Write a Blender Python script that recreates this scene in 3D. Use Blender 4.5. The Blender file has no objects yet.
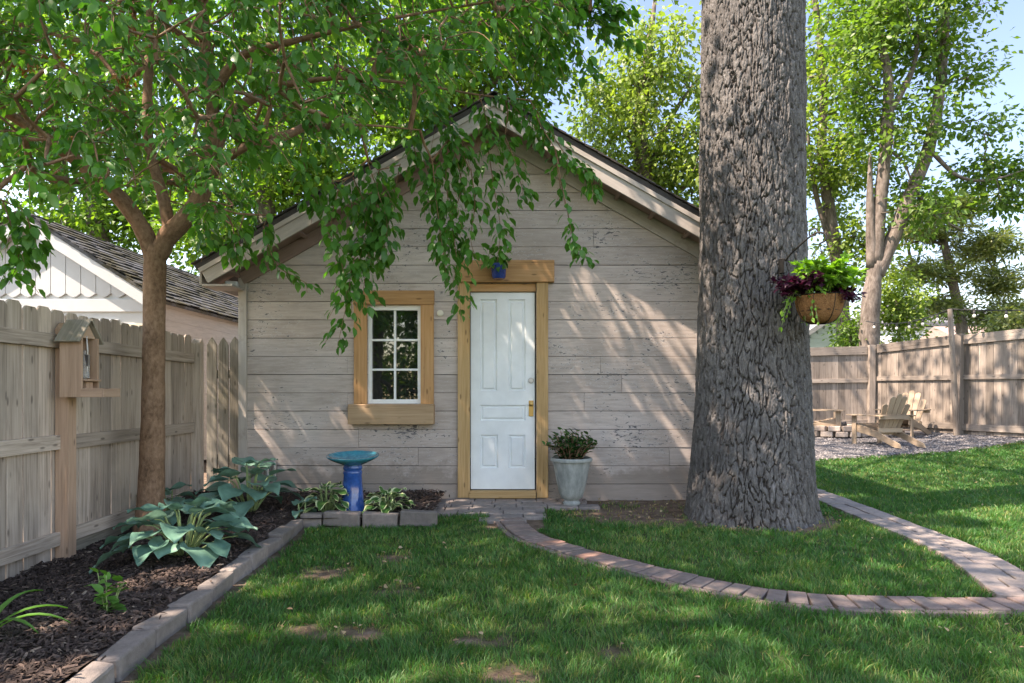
import bpy, math, random
import numpy as np
from mathutils import Vector, Matrix

rng = np.random.default_rng(11)
random.seed(5)
S = bpy.context.scene
COL = S.collection
F, CX, HY, H = 660.0, 512.0, 393.0, 1.10      # focal length in pixels, centre, horizon row, eye height
A = np.array
PI = math.pi


def P(px, py, Y):
    """point at depth Y seen at a pixel: used to read positions off the photograph"""
    return A([(px - CX) * Y / F, Y, H - (py - HY) * Y / F])


def sstep(a, b, x):
    t = np.clip((np.asarray(x, float) - a) / (b - a), 0, 1)
    return t * t * (3 - 2 * t)


def gz(x, y):
    x = np.asarray(x, float); y = np.asarray(y, float)
    return 0.027 * np.clip(y - 7, 0, 14) * sstep(1.6, 3.6, x) + .055 * np.clip(x - 7.4, 0, 4) * sstep(8, 11, y)


def GG(px, py):
    Y = 6.0
    for _ in range(30):
        X = (px - CX) * Y / F
        Y = 0.5 * Y + 0.5 * F * (H - float(gz(X, Y))) / (py - HY)
    return A([(px - CX) * Y / F, Y])


_lat = {}


def vnoise(x, y, sc, seed=0):
    """smooth 2-D value noise, 0..1"""
    if seed not in _lat:
        _lat[seed] = np.random.default_rng(900 + seed).random((128, 128))
    L = _lat[seed]
    x = np.asarray(x, float) / sc + 500; y = np.asarray(y, float) / sc + 500
    xi = np.floor(x).astype(int); yi = np.floor(y).astype(int)
    fx = x - xi; fy = y - yi
    fx = fx * fx * (3 - 2 * fx); fy = fy * fy * (3 - 2 * fy)
    a = L[xi % 128, yi % 128]; b = L[(xi + 1) % 128, yi % 128]
    c = L[xi % 128, (yi + 1) % 128]; d = L[(xi + 1) % 128, (yi + 1) % 128]
    return (a * (1 - fx) + b * fx) * (1 - fy) + (c * (1 - fx) + d * fx) * fy


def norm(v):
    v = np.asarray(v, float)
    return v / np.maximum(np.linalg.norm(v, axis=-1, keepdims=True), 1e-9)


# ------------------------------------------------------------------ objects
def tag(o, label=None, cat=None, group=None, kind=None):
    if label: o['label'] = label
    if cat: o['category'] = cat
    if group: o['group'] = group
    if kind: o['kind'] = kind
    return o


def empty(name, loc=(0, 0, 0), rz=0, label=None, cat=None, group=None):
    o = bpy.data.objects.new(name, None)
    COL.objects.link(o)
    o.location = loc
    o.rotation_euler = (0, 0, rz)
    o.empty_display_size = 0.1
    return tag(o, label, cat, group)


def raw_mesh(name, V, polys, attrs=None, smooth=False):
    """V (n,3); polys: list of (k, array (m,k))"""
    me = bpy.data.meshes.new(name)
    V = np.asarray(V, np.float32)
    me.vertices.add(len(V))
    me.vertices.foreach_set('co', V.ravel())
    idx = np.concatenate([np.asarray(p, np.int32).ravel() for _, p in polys])
    tot = np.concatenate([np.full(len(p), k, np.int32) for k, p in polys])
    st = np.concatenate([[0], np.cumsum(tot)[:-1]]).astype(np.int32)
    me.loops.add(len(idx))
    me.loops.foreach_set('vertex_index', idx)
    me.polygons.add(len(tot))
    me.polygons.foreach_set('loop_start', st)
    me.polygons.foreach_set('use_smooth', np.full(len(tot), smooth, bool))
    for k, v in (attrs or {}).items():
        v = np.asarray(v, np.float32)
        a = me.attributes.new(k, 'FLOAT_VECTOR' if v.ndim == 2 else 'FLOAT', 'POINT')
        a.data.foreach_set('vector' if v.ndim == 2 else 'value', v.ravel())
    me.update(calc_edges=True)
    return me


def link(name, me, mat, parent=None):
    o = bpy.data.objects.new(name, me)
    COL.objects.link(o)
    if mat is not None: me.materials.append(mat)
    if parent is not None: o.parent = parent
    return o


class MB:
    """collects solids with a per-piece texture coordinate (loc, long axis first) and tone"""
    def __init__(s):
        s.V = []; s.Fc = {}; s.L = []; s.T = []; s.n = 0

    def add(s, V, faces, L, tone=None):
        V = np.asarray(V, float); L = np.asarray(L, float)
        t = random.random() if tone is None else tone
        off = A([random.random() * 40, random.random() * 40, random.random() * 40])
        s.V.append(V); s.L.append(L + off); s.T.append(np.full(len(V), t))
        for f in faces:
            s.Fc.setdefault(len(f), []).append([i + s.n for i in f])
        s.n += len(V)

    def box(s, c, size, rz=0, tone=None, rot=None):
        sx, sy, sz = [q / 2 for q in size]
        B = A([[-sx, -sy, -sz], [sx, -sy, -sz], [sx, sy, -sz], [-sx, sy, -sz],
               [-sx, -sy, sz], [sx, -sy, sz], [sx, sy, sz], [-sx, sy, sz]])
        order = list(np.argsort([-sx, -sy, -sz], kind='stable'))
        L = B[:, order]
        M_ = np.array(Matrix.Rotation(rz, 3, 'Z')) if rot is None else np.array(rot)
        s.add(B @ M_.T + A(c), [(3, 2, 1, 0), (4, 5, 6, 7), (0, 1, 5, 4), (1, 2, 6, 5), (2, 3, 7, 6), (3, 0, 4, 7)], L, tone)

    def plank(s, p0, p1, side, w0, t, w1=None, top=None, tone=None, cut=0.03):
        """board from p0 to p1; `side` = width direction; top: None, dog, point, round"""
        p0 = A(p0, float); p1 = A(p1, float); w1 = w0 if w1 is None else w1
        ax = p1 - p0; ln = np.linalg.norm(ax); ax = ax / ln
        sd = A(side, float); sd = sd - ax * sd.dot(ax); sd /= np.linalg.norm(sd)
        th = np.cross(ax, sd)
        a, b = w0 / 2, w1 / 2
        if top == 'dog': pts = [(-a, 0), (a, 0), (b, ln - cut), (b - cut, ln), (-b + cut, ln), (-b, ln - cut)]
        elif top == 'point': pts = [(-a, 0), (a, 0), (b, ln - cut), (b * .45, ln - cut * .35), (0, ln), (-b * .45, ln - cut * .35), (-b, ln - cut)]
        elif top == 'round': pts = [(-a, 0), (a, 0)] + [(b * math.cos(q), ln - b * .8 + b * .8 * math.sin(q)) for q in np.linspace(0, PI, 9)]
        else: pts = [(-a, 0), (a, 0), (b, ln), (-b, ln)]
        n = len(pts); V = []; L = []
        for k in (-t / 2, t / 2):
            for (u, v) in pts:
                V.append(p0 + ax * v + sd * u + th * k); L.append((v, u, k))
        fs = [tuple(reversed(range(n))), tuple(range(n, 2 * n))] + [(i, (i + 1) % n, n + (i + 1) % n, n + i) for i in range(n)]
        s.add(V, fs, L, tone)

    def prism(s, poly, axis_o, ex, ey, ez, t, tone=None):
        """polygon [(u,v)] in the plane (ex,ey) at axis_o, extruded t along ez"""
        ex, ey, ez = A(ex, float), A(ey, float), A(ez, float); o = A(axis_o, float)
        n = len(poly); V = []; L = []
        for k in (0, t):
            for (u, v) in poly:
                V.append(o + ex * u + ey * v + ez * k); L.append((u, v, k))
        fs = [tuple(reversed(range(n))), tuple(range(n, 2 * n))] + [(i, (i + 1) % n, n + (i + 1) % n, n + i) for i in range(n)]
        s.add(V, fs, L, tone)

    def tube(s, pts, radii, n=8, tone=None, caps=True):
        pts = A(pts, float); m = len(pts)
        rad = np.broadcast_to(A(radii, float), (m,))
        tg = norm(np.gradient(pts, axis=0))
        ref = A([0., 0, 1]) if abs(tg[0][2]) < .9 else A([1., 0, 0])
        u = norm(np.cross(tg[0], ref)); V = []; L = []; d = 0
        for i in range(m):
            u = norm(u - tg[i] * u.dot(tg[i])); w = np.cross(tg[i], u)
            if i: d += np.linalg.norm(pts[i] - pts[i - 1])
            for k in range(n):
                a = 2 * PI * k / n
                V.append(pts[i] + rad[i] * (u * math.cos(a) + w * math.sin(a)))
                L.append((d, rad[i] * math.cos(a), rad[i] * math.sin(a)))
        fs = [(i * n + k, i * n + (k + 1) % n, (i + 1) * n + (k + 1) % n, (i + 1) * n + k) for i in range(m - 1) for k in range(n)]
        if caps: fs += [tuple(reversed(range(n))), tuple(range((m - 1) * n, m * n))]
        s.add(V, fs, L, tone)

    def lathe(s, prof, c=(0, 0, 0), n=32, tone=None):
        V = []; m = len(prof)
        for (r, z) in prof:
            for k in range(n):
                a = 2 * PI * k / n; V.append((r * math.cos(a), r * math.sin(a), z))
        V = A(V)
        fs = [(i * n + k, i * n + (k + 1) % n, (i + 1) * n + (k + 1) % n, (i + 1) * n + k) for i in range(m - 1) for k in range(n)]
        fs += [tuple(reversed(range(n))), tuple(range((m - 1) * n, m * n))]
        s.add(V + A(c), fs, V[:, [2, 0, 1]], tone)

    def build(s, name, mat, parent=None, smooth=False, bevel=0, angle=None):
        V = np.concatenate(s.V)
        me = raw_mesh(name, V, [(k, A(v)) for k, v in s.Fc.items()], {'loc': np.concatenate(s.L), 'tone': np.concatenate(s.T)}, smooth)
        o = link(name, me, mat, parent)
        if bevel:
            b = o.modifiers.new('bevel', 'BEVEL'); b.width = bevel; b.segments = 2; b.limit_method = 'ANGLE'; b.angle_limit = math.radians(40)
        if smooth and angle:
            me.set_sharp_from_angle(angle=math.radians(angle))
        return o


# ------------------------------------------------------------------ materials
class N:
    def __init__(s, name):
        s.m = bpy.data.materials.new(name); s.m.use_nodes = True
        s.t = s.m.node_tree; s.t.nodes.clear()
        s.out = s.t.nodes.new('ShaderNodeOutputMaterial')

    def n(s, typ, **kw):
        o = s.t.nodes.new('ShaderNode' + typ)
        for k, v in kw.items():
            if k.startswith('_'): setattr(o, k[1:], v)
        return o

    def set(s, sock, v):
        if isinstance(v, bpy.types.NodeSocket): s.t.links.new(v, sock)
        elif isinstance(v, (tuple, list)) and len(v) == 3 and sock.type == 'RGBA': sock.default_value = (*v, 1)
        else: sock.default_value = v

    def attr(s, name):
        o = s.n('Attribute'); o.attribute_name = name
        return o

    def loc(s): return s.attr('loc').outputs['Vector']
    def tone(s): return s.attr('tone').outputs['Fac']
    def pos(s): return s.n('NewGeometry').outputs['Position']

    def mapv(s, v, scale):
        o = s.n('Mapping'); s.set(o.inputs['Vector'], v); o.inputs['Scale'].default_value = scale
        return o.outputs[0]

    def noise(s, v, scale, detail=4, rough=.55, dist=0):
        o = s.n('TexNoise'); s.set(o.inputs['Vector'], v)
        o.inputs['Scale'].default_value = scale; o.inputs['Detail'].default_value = detail
        o.inputs['Roughness'].default_value = rough; o.inputs['Distortion'].default_value = dist
        return o.outputs['Fac']

    def voro(s, v, scale, feature='F1', out='Distance'):
        o = s.n('TexVoronoi'); o.feature = feature; s.set(o.inputs['Vector'], v); o.inputs['Scale'].default_value = scale
        return o.outputs[out]

    def ramp(s, f, stops, interp='LINEAR'):
        o = s.n('ValToRGB'); s.set(o.inputs[0], f); e = o.color_ramp.elements; o.color_ramp.interpolation = interp
        while len(e) < len(stops): e.new(.5)
        for q, (p, c) in zip(e, stops):
            q.position = p; q.color = (*c, 1) if isinstance(c, (tuple, list)) else (c, c, c, 1)
        return o.outputs[0]

    def math(s, op, a, b=0.0, clamp=False):
        o = s.n('Math'); o.operation = op; o.use_clamp = clamp
        s.set(o.inputs[0], a); s.set(o.inputs[1], b)
        return o.outputs[0]

    def mix(s, f, a, b, blend='MIX'):
        o = s.n('Mix'); o.data_type = 'RGBA'; o.blend_type = blend
        s.set(o.inputs[0], f); s.set(o.inputs[6], a); s.set(o.inputs[7], b)
        return o.outputs[2]

    def mul(s, c, f):
        """colour times a factor socket"""
        o = s.n('VectorMath'); o.operation = 'SCALE'; s.set(o.inputs[0], c); s.set(o.inputs['Scale'], f)
        return o.outputs[0]

    def rng(s, f, a, b, lo=0., hi=1.):
        o = s.n('MapRange'); s.set(o.inputs[0], f)
        for i, v in zip((1, 2, 3, 4), (lo, hi, a, b)): o.inputs[i].default_value = v
        return o.outputs[0]

    def bump(s, h, strength=.5, dist=.01, normal=None):
        o = s.n('Bump'); s.set(o.inputs['Height'], h); o.inputs['Strength'].default_value = strength; o.inputs['Distance'].default_value = dist
        if normal is not None: s.set(o.inputs['Normal'], normal)
        return o.outputs[0]

    def bsdf(s, color, rough=.7, normal=None, metal=0, spec=.4, ior=None, trans=0, coat=0):
        o = s.n('BsdfPrincipled'); s.set(o.inputs['Base Color'], color); s.set(o.inputs['Roughness'], rough)
        o.inputs['Metallic'].default_value = metal; o.inputs['Specular IOR Level'].default_value = spec
        if ior: o.inputs['IOR'].default_value = ior
        o.inputs['Transmission Weight'].default_value = trans; o.inputs['Coat Weight'].default_value = coat
        if normal is not None: s.set(o.inputs['Normal'], normal)
        return o.outputs[0]

    def done(s, sh):
        s.t.links.new(sh, s.out.inputs['Surface'])
        return s.m


def wood(name, dark, mid, light, tone=(.75, 1.2), rough=.8, grain=1.0, knots=True, stain=None, bump=.35):
    k = N(name); L = k.loc()
    g = k.noise(k.mapv(L, (1.6 * grain, 38 * grain, 38 * grain)), 1.5, 6, .6, .6)
    big = k.noise(k.mapv(L, (1.0, 5, 5)), 1.3, 3)
    f = k.math('ADD', k.math('MULTIPLY', g, .7), k.math('MULTIPLY', big, .35))
    c = k.ramp(f, [(.32, dark), (.52, mid), (.74, light)])
    if knots:
        v = k.voro(k.mapv(L, (4.5, 15, 15)), 1.0)
        kn = k.ramp(v, [(.09, 1.), (.17, 0.)])
        c = k.mix(k.math('MULTIPLY', kn, .7), c, tuple(q * .45 for q in dark))
    c = k.mul(c, k.rng(k.tone(), *tone))
    if stain:
        s_ = k.noise(k.pos(), 2.2, 5, .65)
        c = k.mix(k.ramp(s_, [(.5, 0.), (.75, .6)]), c, stain)
    return k.done(k.bsdf(c, rough, k.bump(g, bump, .004), spec=.25))


def plain(name, c, rough=.6, var=.12, metal=0, spec=.4, sc=6, bump=0, coat=0):
    k = N(name); n_ = k.noise(k.pos(), sc, 5, .6)
    cc = k.mul(k.mix(0., c, c), k.rng(n_, 1 - var, 1 + var, .25, .75))
    nm = k.bump(k.noise(k.pos(), sc * 9, 4), bump, .004) if bump else None
    return k.done(k.bsdf(cc, rough, nm, metal, spec, coat=coat))


def leafmat(name, c1, c2, c3, trans=.4, rough=.45, spec=.35, tcol=None):
    k = N(name); t = k.tone()
    c = k.ramp(t, [(.0, c1), (.5, c2), (1., c3)])
    p = k.bsdf(c, rough, spec=spec)
    tr = k.n('BsdfTranslucent')
    k.set(tr.inputs[0], k.mix(1., c, tcol or (1.5, 1.7, .6), 'MULTIPLY'))
    mx = k.n('MixShader'); mx.inputs[0].default_value = trans
    k.t.links.new(p, mx.inputs[1]); k.t.links.new(tr.outputs[0], mx.inputs[2])
    return k.done(mx.outputs[0])


FENCE = wood('weathered_fence_wood', (.21, .165, .13), (.48, .395, .325), (.62, .525, .44), (.70, 1.18), stain=(.29, .245, .205))
FENCE_GREY = wood('silvered_fence_wood', (.11, .088, .072), (.24, .20, .168), (.34, .29, .245), (.6, 1.2), stain=(.13, .11, .09))
FENCE_MOSS = wood('mossy_fence_wood', (.12, .105, .075), (.24, .21, .165), (.33, .295, .24), (.8, 1.15), stain=(.14, .14, .07))
TRIM = wood('new_pine_trim', (.30, .155, .065), (.44, .24, .105), (.54, .32, .16), (.9, 1.1), rough=.65)
TRIM2 = wood('treated_door_trim', (.28, .165, .07), (.42, .265, .12), (.52, .355, .19), (.9, 1.1), rough=.65)
SILLW = wood('sill_cedar', (.26, .16, .09), (.38, .25, .145), (.47, .33, .205), (.9, 1.1), rough=.7)
CEDAR = wood('cedar_feeder_wood', (.30, .19, .13), (.44, .29, .20), (.53, .37, .27), (.85, 1.12), rough=.75)
CHAIRW = wood('adirondack_wood', (.20, .145, .10), (.31, .235, .165), (.41, .32, .235), (.85, 1.12), knots=False)


def bark_mat(name, a, b, c_, st=.35, sc=30, bump=.8):
    k = N(name); L = k.mapv(k.loc(), (st, 1, 1))
    n1 = k.noise(L, sc, 6, .7, .4); n2 = k.noise(k.loc(), 5, 4)
    c = k.ramp(k.math('ADD', k.math('MULTIPLY', n1, .7), k.math('MULTIPLY', n2, .3)), [(.35, a), (.5, b), (.66, c_)])
    return k.done(k.bsdf(c, .9, k.bump(n1, bump, .012), spec=.2))


BARK_S = bark_mat('young_tree_bark', (.11, .064, .038), (.22, .132, .082), (.32, .205, .135), .6, 38)
BARK_F = bark_mat('far_tree_bark', (.055, .044, .037), (.13, .107, .092), (.23, .195, .172), .3, 14, 1.)
WHITE = plain('white_paint', (.78, .79, .78), .45, .05)
WHITE_DOOR = plain('white_door_paint', (.72, .755, .76), .42, .09, sc=5)
WHITE_GAR = plain('white_garage_paint', (.46, .48, .49), .6, .07, sc=4)
STEEL = plain('dull_steel', (.42, .42, .42), .4, .1, metal=.9)
BRASS = plain('aged_brass', (.42, .27, .10), .4, .2, metal=.9)
IRON = plain('black_iron', (.02, .018, .017), .5, .2, metal=.6)
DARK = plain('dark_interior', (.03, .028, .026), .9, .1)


def siding_mat():
    k = N('peeling_taupe_siding'); L = k.loc(); W = k.pos()
    low = k.noise(k.mapv(W, (.8, .8, 1.2)), 1.0, 4, .6)
    c = k.ramp(low, [(.3, (.40, .335, .295)), (.55, (.475, .405, .365)), (.75, (.52, .465, .435))])
    g = k.noise(k.mapv(L, (3, 34, 34)), 1.3, 6, .62, .3)
    c = k.mul(c, k.rng(g, .80, 1.16, .25, .75))
    c = k.mul(c, k.rng(k.tone(), .90, 1.08))
    # dirt streaks and patina
    dirt = k.noise(k.mapv(W, (1.5, 1, 5)), 2.4, 6, .7)
    c = k.mix(k.ramp(dirt, [(.50, 0.), (.78, .55)]), c, (.25, .215, .185))
    # chips where the paint has flaked
    ch = k.noise(k.mapv(W, (9, 1, 27)), 1.6, 5, .72, .6)
    area = k.noise(k.mapv(W, (1.1, 1, 1.7)), 1.15, 3, .5)
    thr = k.math('ADD', ch, k.math('MULTIPLY', area, .42))
    m1 = k.ramp(thr, [(.828, 0.), (.85, 1.)])
    m2 = k.ramp(thr, [(.775, 0.), (.815, 1.)])
    c = k.mix(k.math('MULTIPLY', m2, .6), c, (.56, .53, .50))
    c = k.mix(m1, c, (.13, .12, .125))
    sep = k.n('SeparateXYZ'); k.set(sep.inputs[0], W)      # mud splashed up from the ground on the lowest boards
    sp_ = k.math('ADD', sep.outputs[2], k.math('MULTIPLY', k.noise(W, 5, 5, .7), -.55))
    c = k.mix(k.ramp(sp_, [(.0, .6), (.10, .0)]), c, (.19, .155, .125))
    h = k.math('SUBTRACT', k.math('MULTIPLY', g, .5), m1)
    return k.done(k.bsdf(c, .75, k.bump(h, .45, .004), spec=.25))


SIDING = siding_mat()


def painted(name, c, dirtc):
    k = N(name); L = k.loc()
    g = k.noise(k.mapv(L, (3, 30, 30)), 1.2, 6, .65)
    cc = k.mul(k.mix(0., c, c), k.rng(g, .82, 1.14, .25, .75))
    d = k.noise(k.pos(), 7, 6, .7)
    cc = k.mix(k.ramp(d, [(.55, 0.), (.72, .6)]), cc, dirtc)
    return k.done(k.bsdf(cc, .7, k.bump(g, .3, .003), spec=.25))


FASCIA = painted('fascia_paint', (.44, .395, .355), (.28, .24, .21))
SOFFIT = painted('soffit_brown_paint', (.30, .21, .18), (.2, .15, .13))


def shingle_mat(name, c1, c2, moss=None):
    k = N(name); W = k.pos(); n_ = k.noise(k.mapv(k.loc(), (3, 14, 14)), 2, 6, .7)
    c = k.ramp(n_, [(.3, c1), (.7, c2)]); c = k.mul(c, k.rng(k.tone(), .7, 1.25))
    if moss:
        m = k.noise(W, 3.2, 6, .7); c = k.mix(k.ramp(m, [(.40, 0.), (.58, .9)]), c, moss)
    return k.done(k.bsdf(c, .85, k.bump(k.noise(W, 60, 4), .6, .006), spec=.25))


SHINGLE = shingle_mat('asphalt_shingle', (.045, .04, .04), (.11, .10, .095))
SHINGLE_OLD = shingle_mat('old_mossy_shingle', (.045, .048, .056), (.13, .138, .155), (.05, .045, .022))
ROOF_PALE = shingle_mat('pale_grey_shingle', (.10, .10, .11), (.145, .145, .16))
ROOF_BROWN = shingle_mat('brown_shingle', (.17, .12, .105), (.30, .23, .20))


def brick_mat(name, a, b, c_, by_object=False):
    k = N(name)
    c = k.ramp(k.n('ObjectInfo').outputs['Random'] if by_object else k.tone(), [(0., a), (.5, b), (1., c_)])
    n_ = k.noise(k.pos(), 22, 6, .7); c = k.mul(c, k.rng(n_, .68, 1.25, .25, .75))
    d = k.noise(k.pos(), 5, 5, .6); c = k.mix(k.ramp(d, [(.5, 0.), (.7, .5)]), c, (.20, .175, .15))
    return k.done(k.bsdf(c, .85, k.bump(k.noise(k.pos(), 90, 5, .7), .6, .006), spec=.25))


BRICK = brick_mat('clay_paver', (.15, .12, .108), (.215, .158, .138), (.33, .165, .112))
BRICK_G = brick_mat('grey_pink_paver', (.19, .168, .158), (.25, .215, .197), (.30, .235, .20))
BLOCK = brick_mat('concrete_edging', (.125, .11, .10), (.18, .155, .142), (.235, .20, .18), True)
STONE = brick_mat('firepit_stone', (.24, .20, .17), (.35, .29, .25), (.44, .38, .33))


def ground_mat():
    k = N('soil_and_thatch'); W = k.pos()
    n_ = k.noise(W, 9, 6, .7); n2 = k.noise(W, 1.1, 4)
    soil = k.ramp(n_, [(.3, (.085, .06, .043)), (.55, (.17, .122, .09)), (.75, (.31, .24, .185))])
    turf = k.ramp(k.noise(W, 40, 5, .7), [(.3, (.026, .042, .014)), (.7, (.06, .09, .03))])
    gm = k.attr('turf').outputs['Fac']
    c = k.mix(gm, soil, turf)
    return k.done(k.bsdf(c, .95, k.bump(k.noise(W, 55, 6, .7), 1., .02), spec=.15))


def mulch_mat():
    k = N('shredded_bark_mulch')
    n_ = k.noise(k.pos(), 40, 5, .7)
    c = k.ramp(k.tone(), [(0., (.028, .02, .017)), (.6, (.065, .045, .038)), (.93, (.12, .085, .07)), (1., (.30, .23, .17))])
    c = k.mul(c, k.rng(n_, .7, 1.3, .25, .75))
    return k.done(k.bsdf(c, .85, k.bump(n_, .8, .01), spec=.25))


def gravel_mat(name):
    k = N(name); W = k.pos()
    v = k.voro(W, 42, out='Color'); sp = k.n('SeparateColor'); k.set(sp.inputs[0], v)
    c = k.ramp(sp.outputs[0], [(0., (.055, .052, .055)), (.5, (.105, .10, .102)), (1., (.20, .19, .19))])
    d = k.voro(W, 42)
    return k.done(k.bsdf(c, .85, k.bump(k.math('SUBTRACT', 1., d), 1., .02), spec=.25))


def stones_mat():
    k = N('gravel_stones')
    c = k.ramp(k.tone(), [(0., (.06, .056, .06)), (.5, (.115, .108, .108)), (1., (.25, .235, .228))])
    return k.done(k.bsdf(c, .85, spec=.25))


def oak_mat():
    k = N('furrowed_oak_bark'); W = k.pos()
    n_ = k.noise(k.mapv(W, (1, 1, .45)), 26, 6, .7); n2 = k.noise(W, 1.5, 4)
    c = k.ramp(n_, [(.25, (.062, .058, .054)), (.5, (.118, .111, .106)), (.75, (.215, .206, .198))])
    c = k.mul(c, k.rng(n2, .8, 1.2, .3, .7))
    c = k.mix(k.math('MULTIPLY', k.attr('groove').outputs['Fac'], .8), c, (.045, .034, .028))   # brown inner bark, plus painted shade darkening the furrows
    return k.done(k.bsdf(c, .9, k.bump(n_, 1., .02), spec=.2))


def glazed(name, c1, c2):
    k = N(name); n_ = k.noise(k.pos(), 28, 5, .65)
    c = k.ramp(n_, [(.3, c1), (.7, c2)])
    return k.done(k.bsdf(c, .16, spec=.5, coat=.4))


GROUND = ground_mat(); MULCH = mulch_mat(); GRAVEL = gravel_mat('gravel_bed'); STONES = stones_mat(); OAK = oak_mat()
TEAL = glazed('teal_glaze', (.012, .15, .22), (.03, .27, .34))
BLUE = glazed('cobalt_glaze', (.01, .05, .20), (.02, .10, .34))
POTB = glazed('blue_pot_glaze', (.01, .03, .16), (.02, .06, .26))


def urn_mat():
    k = N('weathered_urn'); W = k.pos()
    n_ = k.noise(k.mapv(W, (1, 1, .3)), 14, 6, .7)
    c = k.ramp(n_, [(.28, (.16, .18, .172)), (.5, (.285, .305, .29)), (.75, (.43, .45, .43))])
    return k.done(k.bsdf(c, .65, k.bump(n_, .3, .004), spec=.3))


URN = urn_mat()


def coco_mat():
    k = N('coco_liner'); L = k.loc()
    n_ = k.noise(k.mapv(k.pos(), (1, 1, 1)), 75, 6, .75, 1.2)
    c = k.ramp(n_, [(.3, (.12, .055, .022)), (.55, (.28, .14, .062)), (.75, (.42, .24, .12))])
    return k.done(k.bsdf(c, .95, k.bump(n_, 1., .012), spec=.1))


COCO = coco_mat()


def glass_mat():
    k = N('window_glass')
    return k.done(k.bsdf((.012, .014, .014), .02, k.bump(k.noise(k.pos(), 2.5, 2), .05, .02), spec=.5, ior=2.1))


GLASS = glass_mat()
LEAF_NEAR = leafmat('mulberry_leaf', (.028, .105, .02), (.055, .18, .03), (.12, .26, .045), .38, .36)
LEAF_OAK = leafmat('oak_leaf', (.04, .085, .02), (.06, .12, .03), (.10, .17, .04), .35)
LEAF_Y = leafmat('yellow_green_leaf', (.085, .145, .035), (.155, .225, .05), (.26, .33, .08), .42)
LEAF_G = leafmat('mid_green_leaf', (.05, .105, .024), (.095, .175, .035), (.18, .26, .055), .45)
LEAF_B = leafmat('back_tree_leaf', (.055, .12, .02), (.10, .19, .03), (.17, .27, .045), .5)
LEAF_P = leafmat('pine_needles', (.08, .12, .05), (.17, .20, .075), (.30, .29, .12), .35)
LEAF_S = leafmat('glossy_dark_leaf', (.018, .055, .02), (.032, .09, .03), (.06, .15, .045), .2, .25)
LEAF_PUR = leafmat('purple_leaf', (.02, .005, .013), (.05, .01, .03), (.11, .02, .055), .3, tcol=(1.5, .6, 1.))
LEAF_LIME = leafmat('lime_leaf', (.07, .17, .02), (.12, .27, .035), (.22, .40, .06), .4)
LEAF_YOUNG = leafmat('young_leaf', (.05, .15, .03), (.08, .22, .04), (.13, .30, .06), .35)
GRASS = leafmat('grass_blade', (.026, .10, .022), (.052, .175, .036), (.27, .27, .10), .38, .45, tcol=(1.4, 1.5, .5))


def hosta_mat(name, inner1, inner2, edge):
    k = N(name); t = k.tone()
    c = k.ramp(t, [(0., inner1), (1., inner2)])
    c = k.mul(c, k.rng(k.noise(k.pos(), 18, 4), .8, 1.2, .3, .7))
    e = k.attr('edge').outputs['Fac']
    c = k.mix(k.ramp(e, [(.5, 0.), (.62, 1.)]), c, edge)
    p = k.bsdf(c, .42, spec=.35); tr = k.n('BsdfTranslucent'); k.set(tr.inputs[0], c)
    mx = k.n('MixShader'); mx.inputs[0].default_value = .22
    k.t.links.new(p, mx.inputs[1]); k.t.links.new(tr.outputs[0], mx.inputs[2])
    return k.done(mx.outputs[0])


HOSTA = hosta_mat('blue_hosta_leaf', (.09, .205, .15), (.17, .32, .235), (.13, .26, .19))
HOSTA_V = hosta_mat('variegated_hosta_leaf', (.04, .12, .03), (.07, .18, .04), (.50, .55, .30))
STALK = plain('pale_stalk', (.22, .30, .12), .5, .15)
# ------------------------------------------------------------------ leaves and trees
OV_V = A([(0, 0, 0), (-.27, .26, .06), (0, .3, 0), (.27, .26, .06), (-.26, .6, .05), (0, .62, -.02), (.26, .6, .05), (0, 1, -.12)])
OV_F = [(3, [(0, 2, 1), (0, 3, 2), (4, 5, 7), (5, 6, 7)]), (4, [(1, 2, 5, 4), (2, 3, 6, 5)])]
DI_V = A([(0, 0, 0), (-.3, .42, .07), (0, 1, -.04), (.3, .42, .07)])
DI_F = [(3, [(0, 2, 1), (0, 3, 2)])]
NE_V = A([(0, 0, 0), (-.13, .5, .03), (0, 1, 0), (.13, .5, .03)])
LOBE_V = A([(0, 0, 0), (-.18, .3, .05), (-.45, .55, .08), (-.16, .62, .02), (0, 1, -.06), (.16, .62, .02), (.45, .55, .08), (.18, .3, .05)])
LOBE_F = [(3, [(0, 2, 1), (0, 3, 2), (0, 4, 3), (0, 5, 4), (0, 6, 5), (0, 7, 6)])]
OV, DI, NE, LOBE = (OV_V, OV_F), (DI_V, DI_F), (NE_V, DI_F), (LOBE_V, LOBE_F)


def leaf_mesh(name, pos, axis, nrm, size, tone, tmpl, mat, parent=None, smooth=True):
    tv, tf = tmpl; n = len(pos); m = len(tv)
    ax = norm(axis); x = norm(np.cross(ax, nrm)); nn = np.cross(x, ax)
    size = np.broadcast_to(np.asarray(size, float), (n,))
    V = pos[:, None, :] + size[:, None, None] * (tv[None, :, 0:1] * x[:, None, :] + tv[None, :, 1:2] * ax[:, None, :] + tv[None, :, 2:3] * nn[:, None, :])
    base = (np.arange(n) * m)[:, None, None]
    polys = [(k, (A(f)[None] + base).reshape(-1, k)) for k, f in tf]
    me = raw_mesh(name, V.reshape(-1, 3), polys, {'tone': np.repeat(np.clip(tone, 0, 1), m)}, smooth)
    return link(name, me, mat, parent)


def densify(pts, step=.25):
    pts = A(pts, float); out = [pts[0]]
    for a, b in zip(pts[:-1], pts[1:]):
        k = max(1, int(np.linalg.norm(b - a) / step))
        for i in range(1, k + 1): out.append(a + (b - a) * i / k)
    return A(out)


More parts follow.
